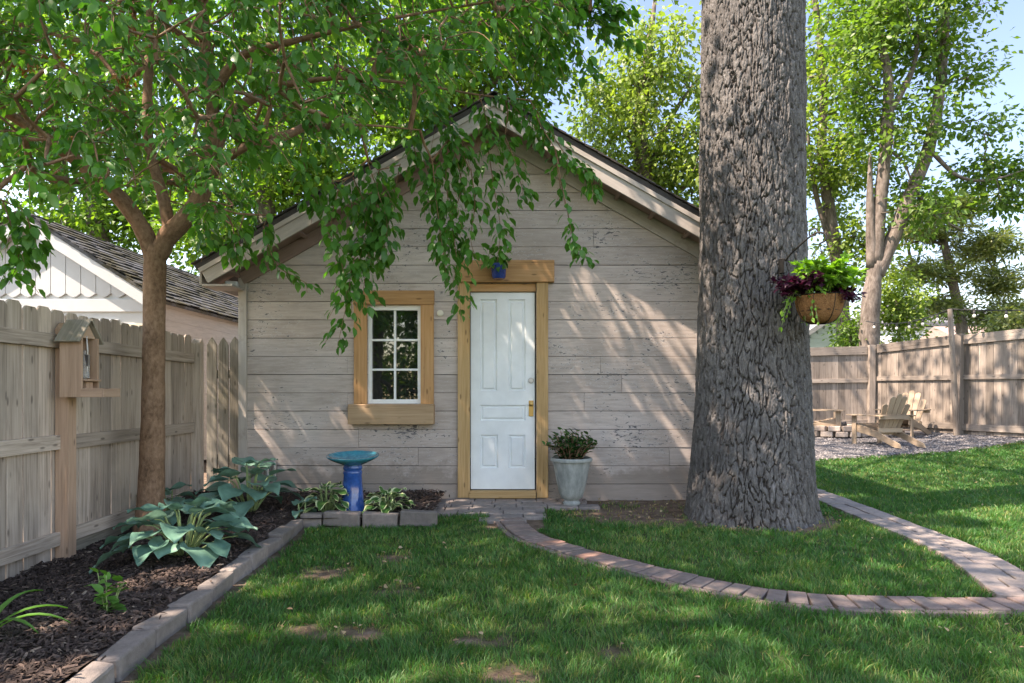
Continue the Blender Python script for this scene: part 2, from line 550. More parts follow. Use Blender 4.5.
def smooth_path(pts, k=5):
    """Catmull-Rom through the points"""
    p = A(pts, float); p = np.vstack([2 * p[0] - p[1], p, 2 * p[-1] - p[-2]]); out = []
    for i in range(1, len(p) - 2):
        for t in np.linspace(0, 1, k, endpoint=False):
            a, b, c, d = p[i - 1], p[i], p[i + 1], p[i + 2]
            out.append(.5 * ((2 * b) + (-a + c) * t + (2 * a - 5 * b + 4 * c - d) * t * t + (-a + 3 * b - 3 * c + d) * t ** 3))
    out.append(p[-2])
    return A(out)


def connect(nodes, cl, mb, r_tip=.006, r_max=.07, sag=.0, g=np.random.default_rng(3), sides=5):
    """grow branches: every cluster joins the nearest wood already there; thickness follows what a branch carries"""
    nodes = [A(q, float) for q in nodes]; n0 = len(nodes)
    d0 = np.min(np.linalg.norm(cl[:, None] - A(nodes)[None], axis=2), axis=1)
    order = np.argsort(d0); par = {}
    arr = np.zeros((n0 + len(cl), 3)); arr[:n0] = A(nodes); n = n0; depth = np.zeros(n0 + len(cl)); depth[:n0] = 0
    idx = []
    for q in order:
        d = np.linalg.norm(arr[:n] - cl[q], axis=1) + .25 * depth[:n]
        p = int(np.argmin(d)); par[n] = p; arr[n] = cl[q]; depth[n] = depth[p] + np.linalg.norm(arr[p] - cl[q]); idx.append(q); n += 1
    cnt = np.ones(n)
    for i in range(n - 1, n0 - 1, -1): cnt[par[i]] += cnt[i]
    for i in range(n0, n):
        a, b = arr[par[i]], arr[i]; mid = (a + b) / 2 + g.normal(0, .06, 3) * np.linalg.norm(b - a) + A([0, 0, sag * np.linalg.norm(b - a)])
        ra = min(r_max, r_tip * math.sqrt(cnt[i]) * 1.15); rb = min(r_max, r_tip * math.sqrt(max(1, cnt[i] - 1)))
        mb.tube([a, (a + mid) / 2 + A([0, 0, 0]), mid, (mid + b) / 2, b], [ra, ra * .97, (ra + rb) / 2, rb, rb * .9], sides, tone=.5, caps=False)


def cloud(ells, n, g, shell=.45):
    """cluster centres in a set of ellipsoids (cx,cy,cz,rx,ry,rz,weight)"""
    w = A([e[6] for e in ells], float); w /= w.sum(); out = []
    for e, k in zip(ells, np.round(w * n).astype(int)):
        d = norm(g.normal(0, 1, (k, 3))); r = shell + (1 - shell) * g.random(k) ** .7
        out.append(A(e[:3]) + d * r[:, None] * A(e[3:6]))
    return np.concatenate(out)


def cluster_leaves(cl, nl, sp, g, droop=.35, up=.9, flat=.6):
    n = len(cl); k = g.poisson(nl, n); ci = np.repeat(np.arange(n), k); N_ = len(ci)
    off = g.normal(0, 1, (N_, 3)) * A([sp, sp, sp * flat])
    pos = cl[ci] + off
    axis = norm(off / sp + g.normal(0, .6, (N_, 3)) + A([0, 0, -droop * 2]))
    nrm = norm(g.normal(0, .55, (N_, 3)) + A([0, 0, up]))
    ct = g.normal(.5, .16, n)[ci]
    return pos, axis, nrm, ct + g.normal(0, .13, N_)


def make_tree(name, label, cat, stems, ells, ncl, nl, leaf, sp, lm, bark, tmpl=DI, seed=1, group=None, droop=.35, flat=.6, up=.9,
              shell=.45, r_tip=.012, r_max=.09, keep=None, extra=None, sides=9, from_h=.35):
    g = np.random.default_rng(seed)
    base = A(stems[0][0][0])
    root = empty(name, tuple(base), 0, label, cat, group)
    tb = MB(); nodes = []
    for pts, rad in stems:
        sp_ = smooth_path(pts, 6); rr = np.interp(np.linspace(0, 1, len(sp_)), np.linspace(0, 1, len(rad)), rad)
        tb.tube(sp_ - base, rr * (1 + g.normal(0, .03, len(rr))), sides, tone=.5)
        d = densify(sp_, .3); nodes += list(d[int(len(d) * from_h):])
    tb.build('trunk', bark, root, smooth=True)
    cl = cloud(ells, ncl, g, shell)
    if keep is not None: cl = cl[keep(cl)]
    if extra is not None: cl = np.vstack([cl, extra])
    bb = MB(); connect([q - base for q in nodes], cl - base, bb, r_tip, r_max, g=g)
    bb.build('branch_canopy', bark, root, smooth=True)
    p, a, n_, t = cluster_leaves(cl, nl, sp, g, droop, up, flat)
    leaf_mesh('crown', p - base, a, n_, leaf * g.uniform(.7, 1.25, len(p)), t, tmpl, lm, root)
    return root


# ================================================================== SETTING
YS = 6.84                                     # shed front
fence_x = lambda y: -3.19 - .033 * (np.asarray(y) - 4.1)
edge_x = lambda y: -1.57 - .0655 * np.clip(np.asarray(y) - 2.6, -2, 4)
C_PATH = A([(-.02, 5.75), (.13, 5.08), (.38, 4.66), (.65, 4.30), (.92, 3.98), (1.16, 3.76), (1.42, 3.58), (1.74, 3.47), (2.12, 3.435), (2.6, 3.425), (3.3, 3.42), (4.2, 3.42)])
R_PATH = A([(2.78, 3.52), (2.93, 3.95), (3.07, 4.4), (3.15, 4.9), (3.21, 5.7), (3.30, 7.1), (3.2, 8.0), (2.95, 9.2), (2.9, 10.5)])
C_S = smooth_path(C_PATH, 12); R_S = smooth_path(R_PATH, 12)
C_W, R_W = .25, .34
OAKX, OAKY = 2.13, 5.93


def poly_dist(x, y, P_):
    d = np.full(np.shape(x), 1e9)
    for a, b in zip(P_[:-1], P_[1:]):
        ab = b - a; t = np.clip(((x - a[0]) * ab[0] + (y - a[1]) * ab[1]) / ab.dot(ab), 0, 1)
        d = np.minimum(d, np.hypot(x - a[0] - t * ab[0], y - a[1] - t * ab[1]))
    return d


def gravel_line(x):                           # front edge of the gravel: lawn ends here
    return 10.0 + (np.asarray(x) - 4.5) * .40


def bare(x, y):
    """how bare the turf is, 0..1"""
    x = np.asarray(x, float); y = np.asarray(y, float)
    b = np.zeros(x.shape)
    for px, py, rx, ry in ((332, 571, .2, .2), (405, 588, .17, .16), (350, 632, .22, .12), (310, 628, .16, .1), (502, 672, .2, .12), (478, 640, .2, .1), (615, 652, .08, .1), (395, 557, .18, .2),
                           (640, 556, .05, .03)):
        c = G(px, py)
        b = np.maximum(b, 1.25 - ((x - c[0]) / rx) ** 2 - ((y - c[1]) / ry) ** 2)
    # trodden earth between the planter and the oak, and round the oak's foot
    b = np.maximum(b, 1.7 - ((x - 1.13) / .62) ** 2 - ((y - 6.0) / .52) ** 2)
    b = np.maximum(b, 1.6 - ((x - 1.6) / 1.1) ** 2 - ((y - 6.62) / .22) ** 2)
    b = np.maximum(b, 2.3 - (np.hypot(x - OAKX, (y - OAKY)) / .66) ** 2 * 1.35)
    nz = vnoise(x, y, .11, 5) * .75 + vnoise(x, y, .045, 6) * .75
    return np.clip((b + .42 - nz * 1.15) * 1.6, 0, 1)


def G(px, py):
    Y = F * H / (py - HY)
    return A([(px - CX) * Y / F, Y])


def lawn(x, y):
    x = np.asarray(x, float); y = np.asarray(y, float)
    m = np.ones(x.shape, bool)
    wob = (vnoise(x, y, .12, 8) - .5) * .05
    m &= ~((x < edge_x(y) + .10 + wob * 1.6) & (y < 5.9))
    m &= ~((y > 5.40 + wob) & (x < -.66))
    m &= ~((y > 6.72) & (x < 2.6))
    m &= ~((x > -.80) & (x < .30) & (y > 6.02 + wob)) & ~((x >= .30) & (x < .88) & (y > 6.30 + wob * 2 - .25 * (x - .3)))
    m &= poly_dist(x, y, C_S) > C_W / 2 + .012 + wob * .5
    m &= poly_dist(x, y, R_S) > R_W / 2 + .012 + wob * .5
    m &= (y < gravel_line(x) + wob * 2)
    m &= np.hypot(x - OAKX, y - OAKY) > .58
    m &= ~((np.abs(x - .03) < .24) & (y > 5.35))
    m &= x < 11
    return m


# ground sheet
gx = np.concatenate([[-90, -60, -40, -25, -15, -9, -6], np.arange(-4.5, 11.01, .06), [13, 16, 22, 35, 60, 90]])
gy = np.concatenate([[-60, -30, -15, -6, -2, 0, 1], np.arange(1.6, 12.01, .06), np.arange(12.4, 17, .5), [20, 26, 40, 70, 120, 200]])
XX, YY = np.meshgrid(gx, gy); nx, ny = len(gx), len(gy)
near = (sstep(-5, -4, XX) * (1 - sstep(10, 11, XX)) * sstep(1, 2, YY) * (1 - sstep(11, 13, YY)))
ZZ = gz(XX, YY) + near * ((vnoise(XX, YY, .5, 1) - .5) * .012 + (vnoise(XX, YY, .12, 2) - .5) * .010) - .012
path_m = (poly_dist(XX, YY, C_S) < .2) | (poly_dist(XX, YY, R_S) < .28) | ((XX > -1) & (XX < 1) & (YY > 5.7) & (YY < 6.9))
ZZ = np.where((XX < edge_x(YY) - .04) & (YY < 6.75) & (XX > -5) & (YY > -3), -.20, ZZ)
ZZ = np.where(path_m, gz(XX, YY) - .016, ZZ)
i = np.arange((nx) * (ny)).reshape(ny, nx)
quads = np.stack([i[:-1, :-1], i[:-1, 1:], i[1:, 1:], i[1:, :-1]], -1).reshape(-1, 4)
turf = lawn(XX, YY) * (1 - bare(XX, YY)); turf = np.where((YY < 1.6) | (YY > 16) | (np.abs(XX) > 10), 1., turf)
me = raw_mesh('ground', np.stack([XX, YY, ZZ], -1).reshape(-1, 3), [(4, quads)], {'turf': turf.ravel()}, True)
tag(link('ground', me, GROUND), kind='structure')

# gravel patch (sheet a little above the ground) and its stones
gxx, gyy = np.meshgrid(np.arange(2.7, 11.6, .1), np.arange(8.6, 15.3, .1)); k = gxx.shape
keep = (gyy[:-1, :-1] > gravel_line(gxx[:-1, :-1]) + .02)
ii = np.arange(gxx.size).reshape(k)
q = np.stack([ii[:-1, :-1], ii[:-1, 1:], ii[1:, 1:], ii[1:, :-1]], -1)[keep]
me = raw_mesh('gravel_ground', np.stack([gxx, gyy, gz(gxx, gyy) + .006 + (vnoise(gxx, gyy, .5, 3) - .5) * .02], -1).reshape(-1, 3), [(4, q)], None, True)
tag(link('gravel_ground', me, GRAVEL), kind='structure')
n = 26000
sx, sy = rng.uniform(2.8, 11.3, n), rng.uniform(9, 15, n); kk = sy > gravel_line(sx) - rng.random(n) ** 3 * .25; sx, sy = sx[kk], sy[kk]
tv = A([(-1, -.6, 0), (.8, -.8, 0), (1, .7, 0), (-.7, .9, 0), (.05, 0, .9)])
c, s = np.cos(sx * 97), np.sin(sx * 97); r = rng.uniform(.008, .024, len(sx))
V = np.stack([sx[:, None] + r[:, None] * (c[:, None] * tv[:, 0] - s[:, None] * tv[:, 1]), sy[:, None] + r[:, None] * (s[:, None] * tv[:, 0] + c[:, None] * tv[:, 1]),
              gz(sx, sy)[:, None] + .004 + r[:, None] * tv[:, 2]], -1)
b5 = (np.arange(len(sx)) * 5)[:, None, None]
me = raw_mesh('gravel', V.reshape(-1, 3), [(3, (A([(0, 1, 4), (1, 2, 4), (2, 3, 4), (3, 0, 4)])[None] + b5).reshape(-1, 3))], {'tone': np.repeat(rng.random(len(sx)), 5)})
tag(link('gravel', me, STONES), kind='stuff')


# brick paths
def along(Pth, step):
    d = np.concatenate([[0], np.cumsum(np.linalg.norm(np.diff(Pth, axis=0), axis=1))])
    t = np.arange(step / 2, d[-1], step)
    x = np.interp(t, d, Pth[:, 0]); y = np.interp(t, d, Pth[:, 1])
    x2 = np.interp(t + .02, d, Pth[:, 0]); y2 = np.interp(t + .02, d, Pth[:, 1])
    return x, y, np.arctan2(y2 - y, x2 - x)


mb = MB()
for x, y, a in zip(*along(C_S, .106)):
    u = random.random() * .55 + (.35 if random.random() < .16 + .2 * (x > 1.9) else 0)
    mb.box((x, y, -.018 + random.uniform(-.004, .005)), (.096, .205, .06), a + random.uniform(-.05, .05), tone=u,
           rot=Matrix.Rotation(a + random.uniform(-.05, .05), 3, 'Z') @ Matrix.Rotation(random.uniform(-.02, .02), 3, 'X'))
lo = np.stack([C_S[:, 0] + .135 * np.gradient(C_S[:, 1]) / np.hypot(np.gradient(C_S[:, 0]), np.gradient(C_S[:, 1])),
               C_S[:, 1] - .135 * np.gradient(C_S[:, 0]) / np.hypot(np.gradient(C_S[:, 0]), np.gradient(C_S[:, 1]))], 1)
for x, y, a in zip(*along(lo, .208)):
    mb.box((x, y, -.022 + random.uniform(-.004, .003)), (.198, .045, .06), a + random.uniform(-.03, .03), tone=random.random() * .7)
tag(mb.build('brick_path', BRICK, bevel=.006), kind='structure')

mb = MB()
for row, (x, y, a) in enumerate(zip(*along(R_S, .19))):
    w = R_W
    sp_ = random.choice([.36, .5, .64])
    for s0, s1 in ((-w / 2, -w / 2 + w * sp_), (-w / 2 + w * sp_, w / 2)):
        cu = (s0 + s1) / 2; cx_, cy_ = x - math.sin(a) * cu, y + math.cos(a) * cu
        mb.box((cx_, cy_, float(gz(cx_, cy_)) - .02 + random.uniform(-.003, .004)), (.182, s1 - s0 - .008, .06), a + random.uniform(-.015, .015), tone=random.random() * .8 + (.3 if y < 4 else 0))
tag(mb.build('paver_path', BRICK_G, bevel=.006), kind='structure')

mb = MB()
y = 6.735; row = 0
while y > 5.55:
    x = -.80 - (row % 2) * .12
    while x < .86:
        w = random.choice([.21, .21, .30]); cx_ = x + w / 2
        ok = (y > 6.05 and cx_ < .30) or (y > 6.30 and cx_ < .84) or (abs(cx_ - .02) < .23 and y > 5.6)
        if ok: mb.box((cx_, y, -.02 + random.uniform(-.003, .004)), (w - .008, .162, .06), random.uniform(-.012, .012), tone=random.random() * .8)
        x += w
    y -= .17; row += 1
tag(mb.build('patio', BRICK_G, bevel=.006), kind='structure')

# flower bed: soil mound, mulch chips
bx, by = np.meshgrid(np.linspace(0, 1, 60), np.arange(1.5, 6.83, .06))
X0, X1 = fence_x(by) - .02, np.where(by < 5.46, edge_x(by) - .04, -.70)
BX = X0 + (X1 - X0) * bx
bedz = lambda x, y: .045 - .15 * sstep(.35, 1.35, edge_x(y) - np.asarray(x)) * (1 - sstep(5.2, 6.4, y)) + .035 * vnoise(x, y, .5, 12) + .02 * vnoise(x, y, .12, 13)
ii = np.arange(BX.size).reshape(BX.shape)
q = np.stack([ii[:-1, :-1], ii[:-1, 1:], ii[1:, 1:], ii[1:, :-1]], -1).reshape(-1, 4)
me = raw_mesh('flower_bed', np.stack([BX, by, bedz(BX, by)], -1).reshape(-1, 3), [(4, q)], {'tone': np.full(BX.size, .3)}, True)
tag(link('flower_bed', me, MULCH), kind='structure')
n = 30000
my = 1.9 + 4.9 * rng.random(n) ** 1.25; m0, m1 = fence_x(my), np.where(my < 5.44, edge_x(my) - .06, -.68)
mx = m0 + (m1 - m0) * rng.random(n); mx += (rng.random(n) < .02) * rng.random(n) * .12
ax = norm(np.stack([rng.normal(0, 1, n), rng.normal(0, 1, n), rng.normal(0, .35, n)], 1)); nr = norm(rng.normal(0, .5, (n, 3)) + A([0, 0, 1]))
CH = (A([(-.12, -.5, 0), (.12, -.5, 0), (.16, .1, .05), (.05, .5, 0), (-.1, .45, .03), (0, 0, .14)]), [(3, [(0, 1, 5), (1, 2, 5), (2, 3, 5), (3, 4, 5), (4, 0, 5)])])
t_ = rng.random(n) ** 1.3 * .97; t_[rng.random(n) < .004] = 1
o = leaf_mesh('mulch', np.stack([mx, my, bedz(mx, my) + .006 + rng.random(n) * .012], 1), ax, nr, rng.uniform(.02, .055, n), t_, CH, MULCH, smooth=False)
tag(o, kind='stuff')


# grass
def grow_grass():
    P_, ax_, H_, W_, T_ = [], [], [], [], []
    for (y0, y1, dens, w, x0, x1) in ((1.95, 3.0, 11500, .0034, -2.0, 3.0), (3.0, 4.2, 8200, .0042, -2.1, 3.9), (4.2, 5.8, 5200, .0055, -2.1, 5.4), (5.8, 8, 3300, .0075, -.9, 7.2), (8, 12.4, 1900, .011, 2.6, 10.2)):
        n = int((y1 - y0) * (x1 - x0) * dens)
        x = rng.uniform(x0, x1, n); y = rng.uniform(y0, y1, n)
        m = lawn(x, y); x, y = x[m], y[m]
        b = bare(x, y); dn = .55 + .45 * sstep(.25, .5, vnoise(x, y, .16, 21) * .6 + vnoise(x, y, .05, 22) * .4)
        m = rng.random(len(x)) < (1 - .93 * b) * dn; x, y, b = x[m], y[m], b[m]
        h = (.018 + .020 * vnoise(x, y, .3, 23) + .026 * vnoise(x, y, .07, 24)) * rng.uniform(.55, 1.2, len(x)) * (1 - .5 * b) * .72
        lx = (vnoise(x, y, .09, 25) - .5) * 1.1 + rng.normal(0, .5, len(x)); ly = (vnoise(x, y, .09, 26) - .5) * 1.1 + rng.normal(0, .5, len(x))
        P_.append(np.stack([x, y, gz(x, y) - .012], 1)); ax_.append(np.stack([lx, ly], 1)); H_.append(h + .012); W_.append(w * rng.uniform(.7, 1.2, len(x)))
        t = .38 + .38 * (vnoise(x, y, .45, 27) - .5) + rng.normal(0, .2, len(x)) + b * .3 + 5 * np.maximum(h - .05, 0)
        t[rng.random(len(x)) < .03 + .5 * b] = 1
        T_.append(t)
    P_, L_, H_, W_, T_ = [np.concatenate(q) for q in (P_, ax_, H_, W_, T_)]
    n = len(P_); a = rng.uniform(0, 2 * PI, n); sd = np.stack([np.cos(a), np.sin(a), np.zeros(n)], 1) * W_[:, None] / 2
    l3 = np.concatenate([L_, np.zeros((n, 1))], 1) * H_[:, None]; up = np.zeros((n, 3)); up[:, 2] = H_
    mid = P_ + up * .55 + l3 * .28; tip = P_ + up * .92 + l3 * .9
    V = np.stack([P_ - sd, P_ + sd, mid + sd * .8, mid - sd * .8, tip], 1).reshape(-1, 3)
    b = (np.arange(n) * 5)[:, None]
    me = raw_mesh('grass', V, [(4, A([[0, 1, 2, 3]]) + b), (3, A([[3, 2, 4]]) + b)], {'tone': np.repeat(np.clip(T_, 0, 1), 5)}, True)
    return tag(link('grass', me, GRASS), kind='stuff')


grow_grass()
# dry leaf litter: thick on the bare earth, thin on the lawn and paths
n = 9000
lx_, ly_ = rng.uniform(-1.6, 6, n), rng.uniform(2.2, 9.5, n)
pl = np.where(bare(lx_, ly_) > .3, 6.0 / 8, .022) * (lx_ > edge_x(ly_)) * (ly_ < np.where(lx_ < 2.6, 6.78, 12)) * (np.hypot(lx_ - OAKX, ly_ - OAKY) > .6) * ((ly_ < 5.35) | (lx_ > -.7))
k = rng.random(n) < pl; lx_, ly_ = lx_[k], ly_[k]; n = len(lx_)
on = np.where(lawn(lx_, ly_) & (bare(lx_, ly_) < .3), .022, .016)
o = leaf_mesh('leaf_litter', np.stack([lx_, ly_, gz(lx_, ly_) + on], 1), norm(rng.normal(0, 1, (n, 3)) * A([1, 1, .25])), norm(rng.normal(0, .45, (n, 3)) + A([0, 0, 1])), rng.uniform(.014, .04, n), rng.random(n), OV, leafmat('dry_leaf', (.13, .08, .045), (.24, .16, .09), (.38, .29, .18), .15, .7))
tag(o, kind='stuff')

# edging blocks
def block_mb(ln):
    b = MB(); b.box((0, 0, 0), (ln, .10, .125)); b.V[0] = b.V[0] + rng.normal(0, .0055, b.V[0].shape); return b


BLK = [block_mb(.300).build('edging_block', BLOCK, bevel=.013) for _ in range(5)]
used = 0


def place_block(x, y, rz, sc=1.0, z=.048):
    global used
    o = BLK[used] if used < 5 else BLK[used % 5].copy()
    if used >= 5: COL.objects.link(o)
    used += 1
    o.location = (x, y, z + random.uniform(-.012, .014)); o.rotation_euler = (random.uniform(-.11, .11), random.uniform(-.035, .035), rz + random.uniform(-.055, .055)); o.scale = (sc, 1, 1)
    return tag(o, 'grey concrete block in the row edging the mulch bed along the lawn', 'edging block', 'blocks edging the flower bed along the lawn')


y = 1.75
while y < 5.33:
    place_block(float(edge_x(y)) - .0, y, PI / 2 + .065, z=.014); y += .312 + random.uniform(0, .012)
x = -1.74
for sc in (.55, 1, 1, 1):
    ln = .305 * sc
    o = place_block(x + ln / 2, 5.475, 0, sc); x += ln + .012
    tag(o, 'grey concrete block in the row edging the bed below the blue birdbath', 'edging block', 'blocks edging the bed below the birdbath')
# ================================================================== SHED
def sx_(px): return (px - CX) * YS / F
def sz_(py): return H - (py - HY) * YS / F


shed = empty('garden_shed', (0, YS, 0), 0, 'weathered taupe board-sided shed with white door and gabled shingle roof', 'shed')
XL, XR, APX = -2.82, 2.46, -.18
SL = math.tan(math.radians(29.6)); APZ = 3.93                 # underside of the roof at the ridge line, over the wall
roofz = lambda x: APZ - SL * abs(x - APX)
WIN = (sx_(368), sx_(421), sz_(403.5), sz_(306))              # rough opening x0 x1 z0 z1
DOOR = (sx_(469), sx_(536), -.02, sz_(283.5))


def clip_piece(x0, x1, z0, z1, holes):
    out = [(x0, x1, z0, z1)]
    for (a, b, c, d) in holes:
        nxt = []
        for (p, q_, r, s) in out:
            if q_ <= a or p >= b or s <= c or r >= d: nxt.append((p, q_, r, s)); continue
            if p < a: nxt.append((p, a, r, s))
            if q_ > b: nxt.append((b, q_, r, s))
            m0, m1 = max(p, a), min(q_, b)
            if r < c: nxt.append((m0, m1, r, c))
            if s > d: nxt.append((m0, m1, d, s))
        out = nxt
    return out


mb = MB(); z = -.03; row = 0; ROW = .189
while z < APZ - .1:
    z1 = z + ROW - .0045
    half = (APZ - (z + ROW * .5)) / SL + .02
    a, b = max(XL, APX - half), min(XR, APX + half)
    cuts = [a]
    if b - a > 2.2:
        c_ = a + random.uniform(.5, 3.2)
        while c_ < b - .5: cuts.append(c_); c_ += random.uniform(2.0, 4.2)
    cuts.append(b)
    for x0, x1 in zip(cuts[:-1], cuts[1:]):
        t = random.random(); dy = random.uniform(-.0025, .0025); dz = random.uniform(-.0012, .0012)
        for (p, q_, r, s) in clip_piece(x0 + .001, x1 - .001, z, z1, [WIN, DOOR]):
            mb.box(((p + q_) / 2, .012 + dy, (r + s) / 2 + dz), (q_ - p, .024, s - r), tone=t)
    z += ROW; row += 1
mb.build('siding', SIDING, shed, bevel=.0025)
# walls behind the boards, side and back walls, floor
mb = MB()
mb.box((XL + .05, 2.1, 1.15), (.09, 4.1, 2.36)); mb.box((XR - .05, 2.1, 1.15), (.09, 4.1, 2.36))
hf = [(XL, -.05), (XR, -.05), (XR, roofz(XR) - .02), (APX, APZ - .02), (XL, roofz(XL) - .02)]
mb.prism(hf, (0, 4.2, 0), (1, 0, 0), (0, 0, 1), (0, -1, 0), .05)
mb.build('wall', FASCIA, shed)
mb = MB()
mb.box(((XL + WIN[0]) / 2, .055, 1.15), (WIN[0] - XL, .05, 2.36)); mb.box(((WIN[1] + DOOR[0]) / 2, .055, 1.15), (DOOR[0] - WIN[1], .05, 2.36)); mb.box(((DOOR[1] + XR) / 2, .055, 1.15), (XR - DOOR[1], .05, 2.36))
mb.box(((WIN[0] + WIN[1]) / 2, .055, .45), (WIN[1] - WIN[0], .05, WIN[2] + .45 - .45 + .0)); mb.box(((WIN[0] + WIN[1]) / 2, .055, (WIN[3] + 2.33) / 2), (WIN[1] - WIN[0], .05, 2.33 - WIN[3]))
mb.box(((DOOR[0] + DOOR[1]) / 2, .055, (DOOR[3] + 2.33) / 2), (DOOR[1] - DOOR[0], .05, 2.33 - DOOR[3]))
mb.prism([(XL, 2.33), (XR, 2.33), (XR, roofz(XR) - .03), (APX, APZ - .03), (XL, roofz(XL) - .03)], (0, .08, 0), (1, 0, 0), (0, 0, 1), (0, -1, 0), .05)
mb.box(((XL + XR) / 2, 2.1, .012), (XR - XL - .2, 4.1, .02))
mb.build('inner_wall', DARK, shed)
for x in (XL + .035, XR - .035):
    mb = MB(); mb.box((x, -.012, 1.14), (.085, .03, 2.30)); mb.build('corner_board', FASCIA, shed, bevel=.004)
# roof: two slopes, overhanging 0.33 m in front
OVH, TH = .34, .05
ux = math.cos(math.radians(29.6)); uz = math.sin(math.radians(29.6))
EL, ER = APX - (-3.09), 2.91
rf = MB()
for sgn in (-1, 1):
    run = 2.93 / ux
    d = A([sgn * ux, 0, -uz]); nrm_ = A([sgn * uz, 0, ux])
    o = A([APX, 0, APZ + .05])
    # deck
    rf.prism([(0, -OVH), (run, -OVH), (run, 4.4), (0, 4.4)], o, d, (0, 1, 0), nrm_, TH * sgn * (1 if sgn > 0 else -1), tone=.4)
    o2 = o + nrm_ * (TH + .002)
    kc = int(run / .145)
    for c_ in range(kc + 1):
        s0 = run - (c_ + 1) * .145; x = -OVH - .03 - random.random() * .1
        while x < 4.4:
            w = random.uniform(.22, .36); e0 = max(x, -OVH - .025); e1 = min(x + w - .006, 4.42)
            if e1 > e0 + .02:
                lift0, lift1 = .004 + .006, .016
                aa = o2 + d * max(s0 - .05, 0) + nrm_ * .003; bb = o2 + d * (s0 + .16 + random.uniform(-.006, .006)) + nrm_ * .013
                th = nrm_ * .009
                V = [aa + A([0, e0, 0]), aa + A([0, e1, 0]), bb + A([0, e1, 0]), bb + A([0, e0, 0])]
                V = V + [v + th for v in V]
                L = [(0, e0, 0), (0, e1, 0), (.2, e1, 0), (.2, e0, 0)] * 2
                rf.add(V, [(3, 2, 1, 0), (4, 5, 6, 7), (0, 1, 5, 4), (1, 2, 6, 5), (2, 3, 7, 6), (3, 0, 4, 7)], L)
            x += w
roof = rf.build('roof', SHINGLE, shed)
cap = MB()
for y in np.arange(-OVH - .02, 4.4, .2):
    for sgn in (-1, 1):
        cap.prism([(0, 0), (.14, 0), (.14, .22), (0, .22)], A([APX, y, APZ + .05 + (TH + .022) / ux]), A([sgn * ux, 0, -uz]), (0, 1, 0), (sgn * uz, 0, ux), .010)
cap.build('ridge_cap', SHINGLE, roof)
# rake boards (outer fascia), the inner frieze and soffit
for sgn in (-1, 1):
    run = 2.90 / ux; d = A([sgn * ux, 0, -uz]); dn = A([-sgn * uz, 0, -ux])
    rb = MB(); o = A([APX, -OVH + .004, APZ + .046])
    k0 = math.tan(math.radians(29.6))
    rb.prism([(0, 0), (run, 0), (run, .165), (-.165 * -k0, .165)], o, d, dn, (0, 1, 0), .028)
    # thin drip moulding under the shingles
    rb.prism([(0, 0), (run + .01, 0), (run + .01, .045), (.045 * k0, .045)], o + A([0, -.018, 0]), d, dn, (0, 1, 0), .0165)
    rb.build('rake_board', FASCIA, shed, bevel=.003)
    sf = MB()
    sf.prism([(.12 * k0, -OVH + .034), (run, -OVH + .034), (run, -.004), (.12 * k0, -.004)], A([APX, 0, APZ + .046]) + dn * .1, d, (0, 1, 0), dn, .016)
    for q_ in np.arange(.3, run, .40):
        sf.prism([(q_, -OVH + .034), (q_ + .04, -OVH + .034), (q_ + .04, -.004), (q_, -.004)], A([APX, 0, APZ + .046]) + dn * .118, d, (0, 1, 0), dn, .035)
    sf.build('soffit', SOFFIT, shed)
    fz = MB()
    fz.prism([(.20 * k0, .118), (run - .22, .118), (run - .22, .25), (.25 * k0, .25)], A([APX, -.0275, APZ + .046]), d, dn, (0, 1, 0), .025)
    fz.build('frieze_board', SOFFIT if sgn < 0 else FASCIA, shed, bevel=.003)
    # eave fascia along the side and boxed return
    ef = MB()
    e = A([APX, 0, APZ + .046]) + d * (run - .005)
    ef.box((e[0] + sgn * .012, 2.0, e[2] - .075), (.024, 4.6, .15))
    ef.box((e[0] - sgn * .16, -.17, e[2] - .165), (.30, .30, .02))
    ef.build('eave_board', FASCIA, shed, bevel=.003)
# white block added for the bright sunlit scrap under the left eave
mb = MB(); mb.box((-2.86, -.10, 2.20), (.12, .13, .07), .3); mb.build('sunlit_scrap', WHITE_GAR, shed, bevel=.01)

# window
win = MB(); Y0 = -.034
wz0, wz1, wx0, wx1 = WIN[2], WIN[3], WIN[0], WIN[1]
tw = sx_(368) - sx_(355)
mb = MB()
mb.box((sx_(361), Y0 + .016, (sz_(404) + sz_(305)) / 2), (tw, .034, sz_(305) - sz_(404)))
mb.box((sx_(427.5), Y0 + .016, (sz_(404) + sz_(305)) / 2), (tw, .034, sz_(305) - sz_(404)))
mb.box(((sx_(354) + sx_(434.5)) / 2, Y0 + .012, sz_(298)), (sx_(434.5) - sx_(354), .044, sz_(291) - sz_(305) - .002))
mb.build('window_trim', TRIM, shed, bevel=.004)
mb = MB()
mb.box(((sx_(350.5) + sx_(435)) / 2, -.062, sz_(414)), (sx_(435) - sx_(350.5), .124, sz_(404.3) - sz_(424)))
mb.build('window_sill', SILLW, shed, bevel=.006)
wn = MB(); fw = .036
for (cx_, w_) in ((wx0 + fw / 2, fw), (wx1 - fw / 2, fw)): wn.box((cx_, .028, (wz0 + wz1) / 2), (w_, .04, wz1 - wz0))
for cz_ in (wz0 + fw * .6, wz1 - fw * .6): wn.box(((wx0 + wx1) / 2, .028, cz_), (wx1 - wx0 - 2 * fw - .001, .04, fw * 1.2))
wn.box(((wx0 + wx1) / 2, .034, (wz0 + wz1) / 2), (.022, .026, wz1 - wz0 - fw * 2.4))
for t in (1 / 3, 2 / 3):
    zz = wz0 + fw * 1.2 + (wz1 - wz0 - fw * 2.4) * t
    for sg in (-1, 1): wn.box(((wx0 + wx1) / 2 + sg * (wx1 - wx0 - 2 * fw + .022) / 4, .034, zz), ((wx1 - wx0 - 2 * fw - .022) / 2 - .001, .026, .022))
window = wn.build('window', WHITE, shed, bevel=.003)
